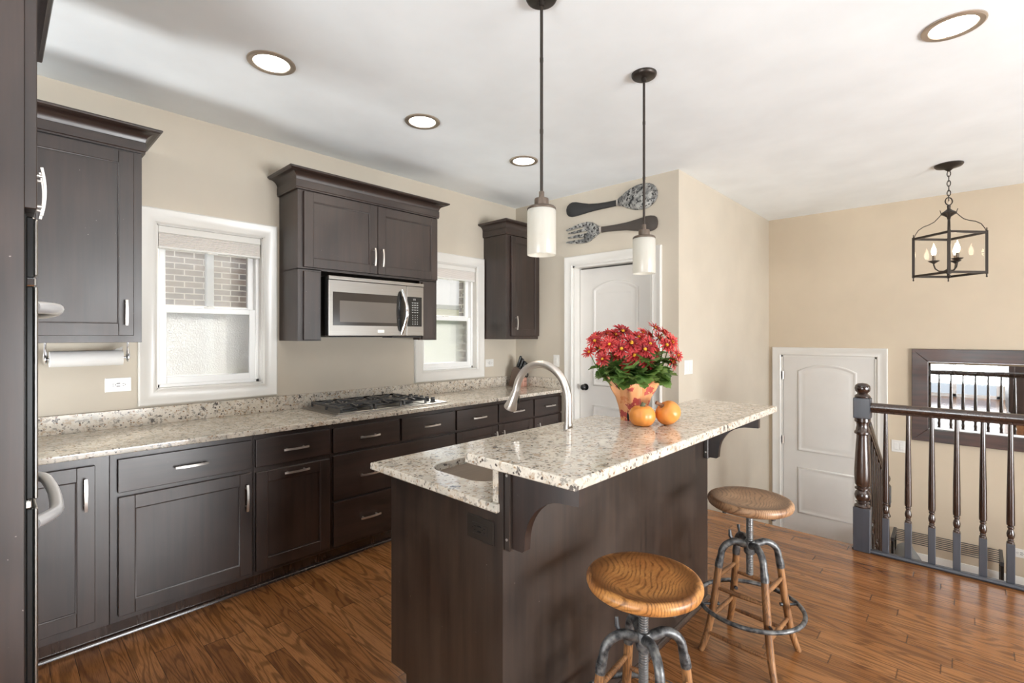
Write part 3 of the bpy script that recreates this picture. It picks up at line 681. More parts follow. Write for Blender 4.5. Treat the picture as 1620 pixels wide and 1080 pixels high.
g.loops([[MF(2.072+u*.040, 1.600+w*.150, h) for u, w in [(math.cos(2*PI*k/20)*.75, math.sin(2*PI*k/20)) for k in range(20)]] for h in (.0005, .003)]); put('handle_recess', g, 'black', d)
g = G(); fbox(g, MF, 1.886, 1.940, 1.440, 1.462, -.001, .002, .001); put('name_plate', g, 'nickel', d)
g = G(); fbox(g, MF, 2.135, m1, 1.418, 1.794, -.02, 0, .004, 2); cp = put('control_column', g, 'steel', mw)
g = G(); fbox(g, MF, 2.139, 2.272, 1.489, 1.714, -.001, .0016, .0008); kp = put('keypad', g, 'black', cp)
g = G(); rows = [1.668, 1.650, 1.632, 1.614, 1.596, 1.574, 1.558, 1.542, 1.524, 1.508]
for i, w in enumerate(rows):
    for j in range(3):
        hw = .0085 if i in (0, 1, 2, 3, 4) else .004
        if i > 6 and j == 1: hw = .006
        if i < 5:
            fbox(g, MF, 2.188+.021*j-hw, 2.188+.021*j+hw-.001, w+.0012, w+.0034, .001, .0024); fbox(g, MF, 2.188+.021*j-hw*.7, 2.188+.021*j+hw*.6, w-.0030, w-.0010, .001, .0024)
        else: fbox(g, MF, 2.188+.021*j-hw*.6, 2.188+.021*j+hw*.6, w-.003, w+.003, .001, .0024)
for u in (2.192, 2.205): 
    fbox(g, MF, u, u+.008, 1.689, 1.6905, .001, .0024); fbox(g, MF, u, u+.0015, 1.690, 1.702, .001, .0024); fbox(g, MF, u+.0065, u+.008, 1.690, 1.702, .001, .0024)
put('key_print', g, 'key', kp, flat=True)
g = G(); g.box(2.02, 2.285, my+.02, my+.16, 1.404, 1.418, .004); g.box(1.56, 1.98, my+.05, my+.28, 1.409, 1.418, .003); put('bottom_vent', g, 'iron', mw)
# gas cooktop
ck = thing('gas_cooktop', 'five-burner stainless gas cooktop set into the granite worktop', 'cooktop', (1.94, 3.18, .906))
c0, c1, cy0, cy1 = 1.487, 2.392, 2.925, 3.425
g = G(); g.box(c0, c1, cy0, cy1, .904, .915, .004, 2); g.box(c0+.03, c1-.03, cy0+.03, cy1-.03, .913, .918, .003); put('steel_top', g, 'steel', ck)
for bx_, by_, r in ((1.655, 3.065, .042), (1.655, 3.30, .036), (1.90, 3.18, .055), (2.12, 3.065, .036), (2.12, 3.30, .042)):
    g = G(); g.lathe([(r*1.25, .918), (r*1.25, .924), (r, .926), (r, .934), (r*.8, .938), (.001, .939)], (bx_, by_, 0), 20, cap1=False); put('burner', g, 'iron', ck)
for a, b in ((1.535, 1.775), (1.781, 2.010), (2.016, 2.225)):
    g = G(); z = .947; m = (a+b)/2; ya, yb = 2.965, 3.39; s = [(-.006, -.007), (.006, -.007), (.006, .007), (-.006, .007)]
    g.sweep([(a+.012, ya, z), (b-.012, ya, z), (b-.012, yb, z), (a+.012, yb, z)], s, closed=True)
    for yy in ((ya+yb)/2,): g.sweep([(a+.012, yy, z), (b-.012, yy, z)], s)
    for yc in ((ya*3+yb)/4, (ya+yb*3)/4):
        for dx, dy in ((1, 0), (-1, 0), (0, 1), (0, -1)):
            e = (m+dx*((b-a)/2-.012), yc+dy*.106, z)
            g.sweep([e, (m+dx*.055, yc+dy*.052, z+.008), (m+dx*.022, yc+dy*.022, z+.006)], s)
    for fx in (a+.012, b-.012):
        for fy in (ya, (ya+yb)/2, yb): g.box(fx-.007, fx+.007, fy-.007, fy+.007, .917, z-.004, .002)
    put('grate', g, 'grate', ck)
for k in range(5):
    y = 3.265-.072*k; x = 2.292
    g = G(); g.lathe([(.021, .917), (.021, .922), (.017, .924), (.017, .936), (.0165, .944), (.001, .945)], (x, y, 0), 18, cap1=False); g.box(x-.016, x+.016, y-.005, y+.005, .938, .953, .002); put('control_knob', g, 'iron', ck)
# wall oven tower
tw = thing('oven_tower', 'tall dark cabinet tower with built-in double oven at the left edge', 'tall cabinet', (-.25, 2.16, 0))
ty0, ty1, tf = 1.755, 2.565, .055; TF = FX(tf); TD = FX(tf+.024)
g = G(); g.box(-.58, tf, ty0, ty0+.02, 0, 2.4, .001); g.box(-.58, tf, ty1-.02, ty1, 0, 2.4, .001); g.box(-.58, -.54, ty0+.02, ty1-.02, 0, 2.4); g.box(-.54, tf-.002, ty0+.02, ty1-.02, 1.71, 1.74); g.box(-.54, tf-.002, ty0+.02, ty1-.02, 2.36, 2.4)
g.box(-.54, tf-.002, ty0+.02, ty1-.02, .40, .43); g.box(-.54, tf-.05, ty0+.02, ty1-.02, 0, .1); put('body', g, 'cab', tw)
mid = (ty0+ty1)/2
for u0, u1, h in ((ty0+.012, mid-.002, mid-.035), (mid+.002, ty1-.012, mid+.035)):
    o = door_front(tw, TF, u0, u1, 1.748, 2.362, th=.024); pull(o, FX(tf+.024), h, 1.872, True, .150)
o = drawer_front(tw, TF, ty0+.012, ty1-.012, .13, .40); pull(o, FX(tf+.020), mid, .27)
crown(tw, [(-.58, ty0), (tf, ty0), (tf, ty1), (-.58, ty1)])
ov = thing('double_oven', 'black and stainless double wall oven with chrome bow handles in the tower', 'oven', (-.2, 2.16, .44))
oy0, oy1 = ty0+.022, ty1-.022
g = G(); g.box(-.5, tf-.004, oy0, oy1, .432, 1.708, .003); g.box(tf-.012, tf+.004, oy0-.012, oy1+.012, .445, 1.735, .002); put('body', g, 'black', ov)
g = G(); fbox(g, TF, oy0-.006, oy1+.006, 1.570, 1.728, .002, .020, .004); cp = put('control_panel', g, 'black', ov)
g = G(); fbox(g, TF, oy0-.006, oy1+.006, 1.575, 1.722, .018, .026, .003); put('panel_trim', g, 'steel', cp)
for a, b, hz in ((.995, 1.548, 1.497), (.445, .972, .915)):
    g = G(); fbox(g, TF, oy0-.004, oy1+.004, a, b, .003, .018, .003); d = put('oven_door', g, 'black', ov)
    g = G(); fbox(g, TF, oy0-.008, oy1+.008, a, b, .0175, .026, .003); put('door_skin', g, 'steel', d)
    g = G(); fbox(g, TF, oy0+.09, oy1-.09, a+.10, b-.16, .024, .028, .002); put('oven_window', g, 'tint', d)
    g = G(); n = 18; pts = []; sc = []
    for k in range(n+1):
        s = k/n; y = oy0+.055+(oy1-oy0-.11)*s; e = min(1, min(s, 1-s)/.16); e = math.sin(e*PI/2); pts.append((tf+.020+.046*e+.014*math.sin(PI*s), y, hz)); sc.append(1.0)
    g.sweep(pts, [(.016*math.cos(2*PI*k/12), .017*math.sin(2*PI*k/12)) for k in range(12)], sc); put('handle', g, 'satin', d)
g = G(); fbox(g, TF, oy0-.008, oy1+.008, 1.548, 1.570, .003, .022, .003); put('divider_trim', g, 'chrome', ov)
g = G(); fbox(g, TF, oy0-.008, oy1+.008, .973, .994, .001, .012, .003); put('divider_trim', g, 'chrome', ov)
for dz in (.975,):
    g = G(); fbox(g, TF, oy0-.010, oy0+.02, dz, dz+.018, -.02, .014, .002); put('door_hinge', g, 'nickel', ov)
# ------------------------------------------------------------------ island
IX0, IX1, IY0, IY1 = 1.062, 2.656, 1.035, 1.640
isl = thing('kitchen_island', 'dark stained kitchen island with a raised bar on its stool side', 'island', ((IX0+IX1)/2, 1.33, 0))
g = G()
pr = [(IY0, 0), (1.540, 0), (1.540, .150), (IY1, .150), (IY1, .876), (IY0, .876)]
for x in (IX0, IX1-.02): g = G(); g.prism(pr, lambda a, b, d: (d, a, b), x, x+.02); put('end_panel', g, 'isl', isl, flat=True)
g = G(); g.box(IX0+.0005, IX1-.0005, IY0-.0005, IY0+.018, 0, 1.03, .0012); put('bar_panel', g, 'isl', isl)
g = G(); g.box(IX0+.021, IX1-.021, IY0+.019, IY0+.03, .86, 1.028); g.box(IX0+.021, IX1-.021, 1.18, IY1-.004, .15, .70); g.box(IX0+.021, IX1-.021, 1.53, 1.54, 0, .15); put('body', g, 'cab', isl)
IF = BY(IY1-.004); w = (IX1-IX0-.04)/4
for k in range(4):
    u0 = IX0+.02+w*k
    o = door_front(isl, IF, u0+.006, u0+w-.006, .17, .69); pull(o, BY(IY1+.016), u0+(.05 if k % 2 else w-.05), .60, True)
    o = drawer_front(isl, IF, u0+.006, u0+w-.006, .705, .860); pull(o, BY(IY1+.016), u0+w/2, .785)
g = G(); g.loops([[(x, IY0, 0), (x, IY0-.019, 0), (x, IY0-.0185, .007), (x, IY0-.016, .013), (x, IY0-.010, .0175), (x, IY0, .019)] for x in (IX0, IX1)]); put('shoe_molding', g, 'rail', isl)
for x in (1.068, 2.600):
    g = G(); g.box(x, x+.050, IY0-.024, IY0, .765, 1.029, .003)
    pl = put('corbel_plate', g, 'isl', isl)
    for z in (.80, .995):
        g = G(); g.cyl((x-.002, IY0-.012, z), (x+.002, IY0-.012, z), .0045, n=10); put('screw', g, 'nickel', pl)
    ya, yb = IY0-.024, .766
    out = [(ya, 1.029), (yb, 1.029), (yb, .957), (.812, .954)]
    cy, cz, ry, rz = .812, .800, .150, .154
    out += [(.812+.150*math.sin(a), .800+.154*math.cos(a)) for a in [PI/2*k/12 for k in range(1, 13)]] + [(.964, .778), (.972, .772), (ya, .772)]
    g = G(); g.prism(out, lambda a, b, d: (d, a, b), x+.012, x+.040); c = put('corbel', g, 'cab', isl, angle=25)
# lower island worktop with an undermount sink hole, upstand, raised bar top
def rrect(x0, x1, y0, y1, r, n=8):
    out = []
    for cx, cy, a0 in ((x1-r, y1-r, 0), (x0+r, y1-r, PI/2), (x0+r, y0+r, PI), (x1-r, y0+r, 3*PI/2)):
        out += [(cx+r*math.cos(a0+PI/2*k/n), cy+r*math.sin(a0+PI/2*k/n)) for k in range(n+1)]
    return out
SX0, SX1, SY0, SY1 = 1.165, 1.905, 1.225, 1.560
def counter_with_hole(x0, x1, y0, y1, z0, z1, hole, r):
    inner = rrect(*hole, r); n = len(inner); q = n//4
    g = G(); cs = [(x1, y1), (x0, y1), (x0, y0), (x1, y0)]; e = .005
    def outer(ins):
        X0, X1, Y0, Y1 = x0+ins, x1-ins, y0+ins, y1-ins; o = []
        for i, (cx, cy) in enumerate(((X1, Y1), (X0, Y1), (X0, Y0), (X1, Y0))):
            for k in range(q):
                ix, iy = inner[i*q+k]; m = (q-1)/2
                if i == 0: p = (cx, iy) if k < m else ((ix, cy) if k > m else (cx, cy))
                elif i == 1: p = (ix, cy) if k < m else ((cx, iy) if k > m else (cx, cy))
                elif i == 2: p = (cx, iy) if k < m else ((ix, cy) if k > m else (cx, cy))
                else: p = (ix, cy) if k < m else ((cx, iy) if k > m else (cx, cy))
                o.append(p)
        return o
    def inn(d): return [(p[0]+(math.copysign(1, p[0]-(hole[0]+hole[1])/2))*d, p[1]+(math.copysign(1, p[1]-(hole[2]+hole[3])/2))*d) for p in inner]
    L = lambda o, z: [(a, b, z) for a, b in o]
    g.wn = True
    g.loops([L(inn(0), z0), L(inn(0), z1-.004), L(inn(.0015), z1-.001), L(inn(.005), z1), L(outer(e), z1), L(outer(.0015), z1-.0015), L(outer(0), z1-e), L(outer(0), z0+e), L(outer(e), z0)], wrap=True)
    return g
g = counter_with_hole(1.048, 2.690, 1.048, 1.770, .876, .906, (SX0, SX1, SY0, SY1), .085)
lw = put('island_worktop', g, 'granite', angle=25); tag(lw, 'lower speckled granite worktop of the island with the sink cut-out', 'worktop')
g = G(); g.box(1.060, 2.670, 1.054, 1.078, .9055, 1.029, .002); put('upstand', g, 'granite', lw)
g = G(); g.box(.990, 2.735, .712, 1.130, 1.030, 1.061, .006, 3); tag(put('raised_worktop', g, 'granite'), 'raised speckled granite bar counter with flowers and pumpkins on it', 'bar counter')
sk = thing('sink', 'undermount stainless sink in the lower island worktop', 'sink', ((SX0+SX1)/2, 1.39, .70))
g = G()
def sl_(d, z, r): return [(a, b, z) for a, b in rrect(SX0-.012+d, SX1+.012-d, SY0-.012+d, SY1+.012-d, r)]
g.loops([sl_(-.012, .8755, .1), sl_(0, .8755, .095), sl_(.004, .86, .09), sl_(.012, .72, .085), sl_(.03, .705, .07), sl_(.15, .700, .04)], cap0=False, cap1=True); put('basin', g, 'sink', sk)
g = G(); g.lathe([(.045, .7005), (.045, .703), (.036, .704), (.03, .7015), (.001, .7015)], ((SX0+SX1)/2, 1.39, 0), 20); put('drain', g, 'chrome', sk)
# ------------------------------------------------------------------ things on the worktops
fx, fy = 1.578, 1.172
fa = thing('kitchen_faucet', 'brushed nickel gooseneck pull-down faucet behind the raised bar top', 'faucet', (fx, fy, .906))
g = G(); g.lathe([(.030, .906), (.030, .912), (.0265, .925), (.0225, .975), (.0185, 1.055), (.0175, 1.070), (.0165, 1.071)], (fx, fy, 0), 24); put('base', g, 'nickel', fa)
g = G(); R = .142; zc = 1.158; pts = [(fx, fy, 1.069), (fx, fy, 1.12)]
for k in range(25):
    a = PI*k/24*.95; pts.append((fx, fy+R-R*math.cos(a), zc+R*math.sin(a)))
g.tube(pts, .0162, 16, up=(1, 0, 0)); put('neck', g, 'nickel', fa)
e = Vector(pts[-1]); d = (e-Vector(pts[-2])).normalized(); d = (d+Vector((0, .22, 0))).normalized()
g = G(); g.tube([e-d*.004, e+d*.006, e+d*.05, e+d*.088, e+d*.093], [.0166, .0172, .0205, .0300, .0285], 24, up=(1, 0, 0)); h = put('spray_head', g, 'nickel', fa)
g = G(); q = e+d*.045+Vector((.021, -.008, 0)); g.box(q.x-.004, q.x+.006, q.y-.007, q.y+.007, q.z-.022, q.z+.016, .003); put('spray_button', g, 'black', h)
# pumpkins
def pumpkin(loc, R, H, label, ribs, tilt, stem_mat, stem_pts):
    t = thing('pumpkin', label, 'pumpkin', loc, 'small pumpkins on the bar top'); g = G(); n = 60; m = 22; ls = []
    T = Matrix.Rotation(tilt[0], 3, tilt[1]) if tilt else Matrix.Identity(3)
    for i in range(m+1):
        a = PI*i/m; l = []
        for k in range(n):
            b = 2*PI*k/n; rib = 1-.035*math.sin(a)**.5*abs(math.cos(ribs*b/2+.6))**6 if 0 < i < m else 1
            r = max(R*(math.sin(a)**.85)*rib, .0006); z = -H*math.cos(a)-(.010*math.exp(-(r/(.38*R))**2)*(1 if a > PI/2 else -1))
            l.append(T @ Vector((r*math.cos(b), r*math.sin(b), z)))
        ls.append(l)
    zmin = min(v.z for l in ls for v in l); off = Vector((0, 0, -zmin)); g.loops([[v+off for v in l] for l in ls]); body = put('rind', g, 'pumpkin', t, True, 60)
    g = G(); g.tube([T @ Vector(p[:3])+off for p in stem_pts], [p[3] for p in stem_pts], 8); put('stem', g, stem_mat, t, True, 60)
pumpkin((1.775, .952, 1.061), .0515, .0455, 'smooth orange pumpkin with a short green stem, left of the pair', 9, None, 'stem_green', [(0, 0, .033, .011), (.001, -.002, .042, .0085), (.003, -.005, .049, .0085), (.004, -.006, .052, .009)])
pumpkin((1.860, .884, 1.061), .0515, .0440, 'orange pumpkin with a brown stem leaning back, right of the pair', 8, (.75, Vector((-.6, -.75, 0)).normalized()), 'stem_brown', [(0, 0, .032, .012), (0, 0, .044, .008), (-.004, .002, .056, .0065), (-.008, .004, .066, .0075)])
# potted chrysanthemum
PX, PY, PZ = 1.875, 1.050, 1.061
pf = thing('potted_chrysanthemum', 'red chrysanthemum in a pot wrapped in autumn leaf paper on the bar top', 'flowering plant', (PX, PY, PZ))
rnd = random.Random(11); g = G(); ls = []; n = 64
for z, r, amp in ((0, .052, .002), (.02, .054, .003), (.06, .060, .004), (.10, .068, .008), (.13, .079, .014), (.160, .090, .020), (.172, .093, .021)):
    ls.append([((r+amp*math.sin(5*a+.7+z*9)+.4*amp*math.sin(13*a))*math.cos(a), (r+amp*math.sin(5*a+.7+z*9)+.4*amp*math.sin(13*a))*math.sin(a), z+(.014*math.sin(3*a+.5) if z > .13 else 0)) for a in [2*PI*k/n for k in range(n)]])
inner = [[(x*.965, y*.965, z) for x, y, z in l] for l in ls[::-1][:4]]
g.loops(ls+inner, cap1=False); put('paper_wrap', g, 'wrap', pf, True, 50)
g = G(); g.lathe([(.050, .001), (.058, .11), (.001, .118)], n=24, cap1=False); put('soil_pot', g, 'tray', pf, True)
def bloom(rows, R, seed):
    r = random.Random(seed); g = G()
    for cnt, l0, elev, w in rows:
        for k in range(cnt):
            a = 2*PI*(k+r.uniform(-.25, .25))/cnt; L = R*l0*r.uniform(.86, 1.08); el = elev+r.uniform(-.16, .16); ca, sa = math.cos(a), math.sin(a); ww = w*R*r.uniform(.85, 1.15); P = []
            for s, wk, droop in ((.10, .35, 0), (.45, .9, .02), (.80, 1.0, .0), (.97, .65, -.07), (1.02, .15, -.10)):
                rad = L*s*math.cos(el); z = L*(s*math.sin(el)+droop)
                P.append([(rad*ca-sa*ww*wk*q, rad*sa+ca*ww*wk*q, z+(.10*ww if q else -.16*ww)) for q in (-1, 0, 1)])
            g.loops(P, ring=False, cap0=False, cap1=False)
    return g
proto = []
for s in range(3):
    b = bloom(((15, 1.0, .08, .085), (13, .90, .30, .08), (10, .70, .62, .075), (7, .45, .95, .07)), .044, 5+s)
    o = put('flower', b, 'petal', pf, True, 60)
    g = G(); g.sphere((0, 0, .0055), (.0082, .0082, .005), 10, 6); put('flower_center', g, 'disc', o, True, 60); proto.append(o)
heads = [(-0.023, 0.107, 0.366, 1), (-0.023, 0.036, 0.377, 1.05), (-0.144, 0.097, 0.335, 0.9), (-0.112, 0.089, 0.304, 1), (-0.169, 0.108, 0.289, 0.75), (-0.154, 0.052, 0.262, 0.8), (-0.063, 0.058, 0.339, 1), (-0.076, -0.034, 0.327, 1.15), (-0.116, -0.013, 0.304, 1), (-0.084, 0.033, 0.274, 0.9), (-0.084, -0.053, 0.278, 0.95), (-0.052, -0.084, 0.301, 1), (0.083, -0.030, 0.356, 1), (-0.001, -0.028, 0.351, 0.95), (0.086, -0.058, 0.391, 0.9), (0.148, -0.069, 0.370, 1.1), (0.071, -0.143, 0.332, 0.95), (0.035, -0.135, 0.319, 0.9), (0.030, -0.087, 0.297, 0.85), (-0.045, -0.091, 0.252, 0.95), (-0.103, -0.031, 0.229, 0.8), (-0.014, -0.049, 0.260, 0.7), (0.049, -0.153, 0.251, 0.95), (0.077, -0.165, 0.277, 0.75), (0.092, -0.125, 0.299, 0.7), (-0.104, 0.114, 0.353, 0.85), (0.061, -0.088, 0.347, 0.95), (-0.007, -0.039, 0.321, 0.9), (-0.055, 0.050, 0.361, 0.95), (-0.022, -0.090, 0.324, 0.9), (0.031, 0.037, 0.366, 0.9), (0.030, -0.031, 0.372, 0.7), (0.096, -0.111, 0.351, 0.9), (-0.041, -0.020, 0.252, 0.65), (-0.131, 0.035, 0.322, 0.9)]
center = Vector((PX-.03, PY-.01, PZ+.22)); stems = []
used = [False]*3
for i, (hx, hy, hz, s) in enumerate(heads):
    p = Vector((PX+hx, PY+hy, PZ+hz)); k = i % 3
    o = proto[k] if not used[k] else copy_tree(proto[k], pf); used[k] = True
    nv = (p-center); nv = Vector((nv.x-.10, nv.y-.16, nv.z*.8+.06+.02*rnd.random())).normalized() + Vector((rnd.uniform(-.25, .25), rnd.uniform(-.25, .25), rnd.uniform(-.1, .2)))
    o.location = p-Vector((PX, PY, PZ)); o.rotation_mode = 'QUATERNION'; o.rotation_quaternion = nv.to_track_quat('Z', 'Y'); o.scale = (s*1.0,)*3
    stems.append((p-Vector((PX, PY, PZ)), nv.normalized()))
g = G()
for p, nv in stems:
    b = Vector((p.x*.22, p.y*.22, .10)); m = b.lerp(p, .55)+Vector((p.x*.1, p.y*.1, -.01)); g.tube([b, m, p-nv*.012, p-nv*.001], [.0022, .0018, .0016, .003], 6)
put('stems', g, 'leaf', pf, True, 60)
def leaf_mesh(seed):
    r = random.Random(seed); g = G(); out = []
    half = [(0, .0), (.10, .05), (.16, .20), (.34, .16), (.46, .28), (.36, .38), (.30, .44), (.46, .50), (.52, .62), (.38, .66), (.26, .66), (.30, .78), (.28, .88), (.14, .90), (0, 1.0)]
    L = .080
    rowsL = [[(-x*L, y*L, .010*math.sin(y*3)+abs(x)*.018) for x, y in half], [(0, y*L, .010*math.sin(y*3)-.001) for x, y in half], [(x*L, y*L, .010*math.sin(y*3)+abs(x)*.018) for x, y in half]]
    g.loops(rowsL, ring=False, cap0=False, cap1=False); return g
lg = G(); rl = random.Random(3)
for k in range(150):
    ring = k % 3; a = rl.uniform(0, 2*PI); 
    if ring == 0: rad, z, el = rl.uniform(.05, .105), rl.uniform(.170, .215), rl.uniform(-.55, -.05)
    elif ring == 1: rad, z, el = rl.uniform(.03, .115), rl.uniform(.19, .26), rl.uniform(-.35, .4)
    else: rad, z, el = rl.uniform(.02, .12), rl.uniform(.17, .245), rl.uniform(-.4, .3)
    tm = leaf_mesh(k); s = rl.uniform(.7, 1.15)
    mt = Matrix.Translation((rad*math.cos(a), rad*math.sin(a), z)) @ Matrix.Rotation(a-PI/2, 4, 'Z') @ Matrix.Rotation(el, 4, 'X') @ Matrix.Rotation(rl.uniform(-.5, .5), 4, 'Y') @ Matrix.Scale(s, 4)
    lg._join(tm.bm, mt)
put('foliage', lg, 'leaf', pf, True, 60)
# knife block
kb = thing('knife_block', 'slanted dark knife block full of black-handled knives in the worktop corner', 'knife block', (3.640, 3.345, .906), rz=math.radians(288))
g = G(); g.prism([(-.075, 0), (.035, 0), (.088, .155), (.012, .205), (-.025, .19)], lambda a, b, d: (a, d, b), -.052, .048); put('wood_block', g, 'block', kb, True, flat=True)
g = G(); g.box(.0365, .092, -.045, .040, .0, .092, .003); lb = put('front_block', g, 'block_pink', kb, True)
g = G()
for j, u in enumerate((-.030, -.021, -.012, -.003, .006, .015, .024)): g.box(.0918, .0924, u, u+.006, .050, .060)
put('faint_print', g, 'label_ink', lb, True, flat=True)
dn = Vector((.33, 0, .944)).normalized()
for i, (a, y) in enumerate(((0, -.038), (0, -.012), (0, .016), (.5, -.034), (.5, -.004), (.5, .028), (1, -.028), (1, .018))):
    s = Vector((.022+.052*a, y, .198-.034*a)); g = G(); L = .112-.018*(i % 3)-.02*a
    g.sweep([s-dn*.004, s+dn*.012, s+dn*L*.6, s+dn*L, s+dn*(L+.006)], [(-.007, -.011), (.007, -.011), (.009, .0), (.007, .011), (-.007, .011), (-.009, 0)], [.7, 1, .9, 1.05, .6], up=(1, 0, 0)); put('knife_handle', g, 'black', kb, True)
g = G(); ring = lambda a: Vector((.25*math.cos(a), math.cos(a), math.sin(a)))
g.torus((.104, .008, .118), .020, .006, 18, 8, ring); g.torus((.106, -.022, .140), .018, .006, 18, 8, ring); g.box(.080, .106, -.014, .008, .128, .160, .004); put('scissors_handle', g, 'black', kb, True)
# paper towel roll under the wall cabinet
ph = thing('paper_towel_holder', 'chrome paper towel bar under the left wall cabinet', 'towel holder', (.33, 3.32, 1.385))
g = G(); g.cyl((.172, 3.32, 1.302), (.505, 3.32, 1.302), .006, n=12); put('rod', g, 'chrome', ph)
for x in (.176, .500):
    g = G(); g.tube([(x, 3.32, 1.386), (x, 3.32, 1.345), (x, 3.317, 1.318), (x, 3.318, 1.30)], [.0055, .006, .009, .010], 12); g.sphere((x, 3.32, 1.302), (.008, .021, .026), 14, 8); put('bracket', g, 'chrome', ph)
pt = thing('paper_towel_roll', 'white paper towel roll hanging under the left wall cabinet', 'paper towel', (.33, 3.32, 1.302))
g = G(); n = 40
g.loops([[(x, 3.32+r*math.cos(2*PI*k/n), 1.302+r*math.sin(2*PI*k/n)) for k in range(n)] for x, r in ((.190, .018), (.190, .0385), (.192, .0400), (.476, .0400), (.478, .0385), (.478, .018))], wrap=True); put('roll', g, 'paper', pt)
g = G(); g.loops([[(x, 3.3195-.041*math.sin(a), 1.302+.041*math.cos(a)+lift*(max(0, (x-.43)/.05))) for x in [.20+.278*j/12 for j in range(13)]] for a, lift in ((-.6, 0), (-.1, .008), (.2, .02), (.35, .024))], ring=False, cap0=False, cap1=False); put('loose_sheet', g, 'paper', pt, angle=60)
# outlets and switches
def plate(name, label, cat, fn, u, w, pw, ph_, kind, group, n=1, mat='plastic', dark='slot', horiz=False):
    c = fn(u, w, 0); t = thing(name, label, cat, c, group)
    g = G(); fbox(g, fn, u-pw/2, u+pw/2, w-ph_/2, w+ph_/2, -.001, .005, .002); p = put('cover_plate', g, mat, t)
    if kind == 'outlet':
        g = G()
        if horiz: fbox(g, fn, u-.034, u+.034, w-.017, w+.017, .004, .0068, .001)
        else: fbox(g, fn, u-.017, u+.017, w-.034, w+.034, .004, .0068, .001)
        r = put('receptacle', g, mat, t); g = G()
        for s in (-.022, .022):
            for q, l in ((-.006, .007), (.006, .009)):
                if horiz: fbox(g, fn, u+s-l/2, u+s+l/2, w+q-.001, w+q+.001, .006, .0073)
                else: fbox(g, fn, u+q-.001, u+q+.001, w+s-l/2, w+s+l/2, .006, .0073)
            v = [(u+s+.009, w) if horiz else (u, w+s-.009)][0]; fbox(g, fn, v[0]-.002, v[0]+.002, v[1]-.002, v[1]+.002, .006, .0073)
        if horiz:
            for q in (-.008, .008): fbox(g, fn, u-.008, u+.008, w+q-.002, w+q+.002, .006, .0078)
        put('slots', g, dark, r, flat=True)
    else:
        for k in range(n):
            uc = u+(k-(n-1)/2)*.046; g = G(); fbox(g, fn, uc-.0165, uc+.0165, w-.033, w+.033, .003, .0072, .0012); r = put('rocker', g, mat, t)
            g = G(); fbox(g, fn, uc-.014, uc+.014, w-.030, w+.002, .0068, .0098, .0015); put('paddle', g, mat, r)
    return t
plate('outlet', 'white horizontal outlet on the wall left of the left window trim', 'outlet', FY(YW), .479, 1.146, .116, .078, 'outlet', 'outlets', horiz=True)
plate('outlet', 'white horizontal outlet on the wall just right of the second window trim', 'outlet', FY(YW), 3.365, 1.149, .110, .074, 'outlet', 'outlets', horiz=True)
plate('light_switch', 'white single switch on the pantry wall beside the pantry door trim', 'light switch', BX(XP), 2.926, 1.176, .072, .115, 'switch', 'light switches')
plate('light_switch', 'white triple switch on the wall right of the chrysanthemum', 'light switch', FY(YR), 3.935, 1.160, .158, .118, 'switch', 'light switches', 3)
plate('light_switch', 'white double switch on the stair wall between door and mirror', 'light switch', BX(XF), .506, .322, .118, .116, 'switch', 'light switches', 2)
plate('outlet', 'white outlet low on the stair wall under the mirror at the right', 'outlet', BX(XF), -.335, -.485, .118, .076, 'outlet', 'outlets', horiz=True)
plate('outlet', 'dark brown horizontal outlet on the near end panel of the island', 'outlet', BX(IX0), 1.132, .806, .122, .076, 'outlet', 'outlets', mat='bronze', dark='black', horiz=True)
# wall art
def outline_part(name, pts, parent, mat, th, dome=0.0):
    g = G(); fn = BX(XP); cx = sum(p[0] for p in pts)/len(pts); cz = sum(p[1] for p in pts)/len(pts); ls = []
    for s, h in ((1, .006), (1, .006+th*.7), (.985, .006+th), (.93, .006+th+dome*.25), (.6, .006+th+dome*.8), (.2, .006+th+dome)):
        ls.append([fn(cx+(p[0]-cx)*s, cz+(p[1]-cz)*s, h) for p in pts])
    g.loops(ls); return put(name, g, mat, parent, angle=50)
def smooth(ctrl, n=5):
    out = []; m = len(ctrl)
    for i in range(m):
        p0, p1, p2, p3 = (Vector(ctrl[(i+k-1) % m]) for k in range(4))
        for k in range(n):
            t = k/n; out.append(tuple(.5*((2*p1)+(p2-p0)*t+(2*p0-5*p1+4*p2-p3)*t*t+(3*p1-p0-3*p2+p3)*t**3)))
    return out
def strip(name, spine, parent, mat, th):
    g = G(); fn = BX(XP); ls = []
    for i, (y, z, w) in enumerate(spine):
        a = Vector(spine[max(0, i-1)][:2]); b = Vector(spine[min(len(spine)-1, i+1)][:2]); d = (b-a).normalized(); nn = Vector((-d.y, d.x))
        ls.append([fn(y+nn.x*q*w, z+nn.y*q*w, h) for q, h in ((-1, .006), (-1, .006+th*.6), (-.8, .006+th), (.8, .006+th), (1, .006+th*.6), (1, .006))])
    g.loops(ls); return put(name, g, mat, parent, angle=50)
sp = thing('wall_spoon', 'giant speckled metal spoon hung above the pantry door, bowl to the right', 'wall decor', (XP, 2.3, 2.6), 'giant cutlery above the pantry door')
strip('handle', [(2.792, 2.610, .008), (2.785, 2.610, .040), (2.762, 2.608, .060), (2.730, 2.607, .068), (2.69, 2.604, .066), (2.62, 2.595, .052), (2.54, 2.589, .038), (2.44, 2.584, .029), (2.34, 2.582, .026), (2.245, 2.582, .026)], sp, 'handle_black', .016)
strip('collar', [(2.250, 2.582, .030), (2.236, 2.582, .031)], sp, 'nickel', .018)
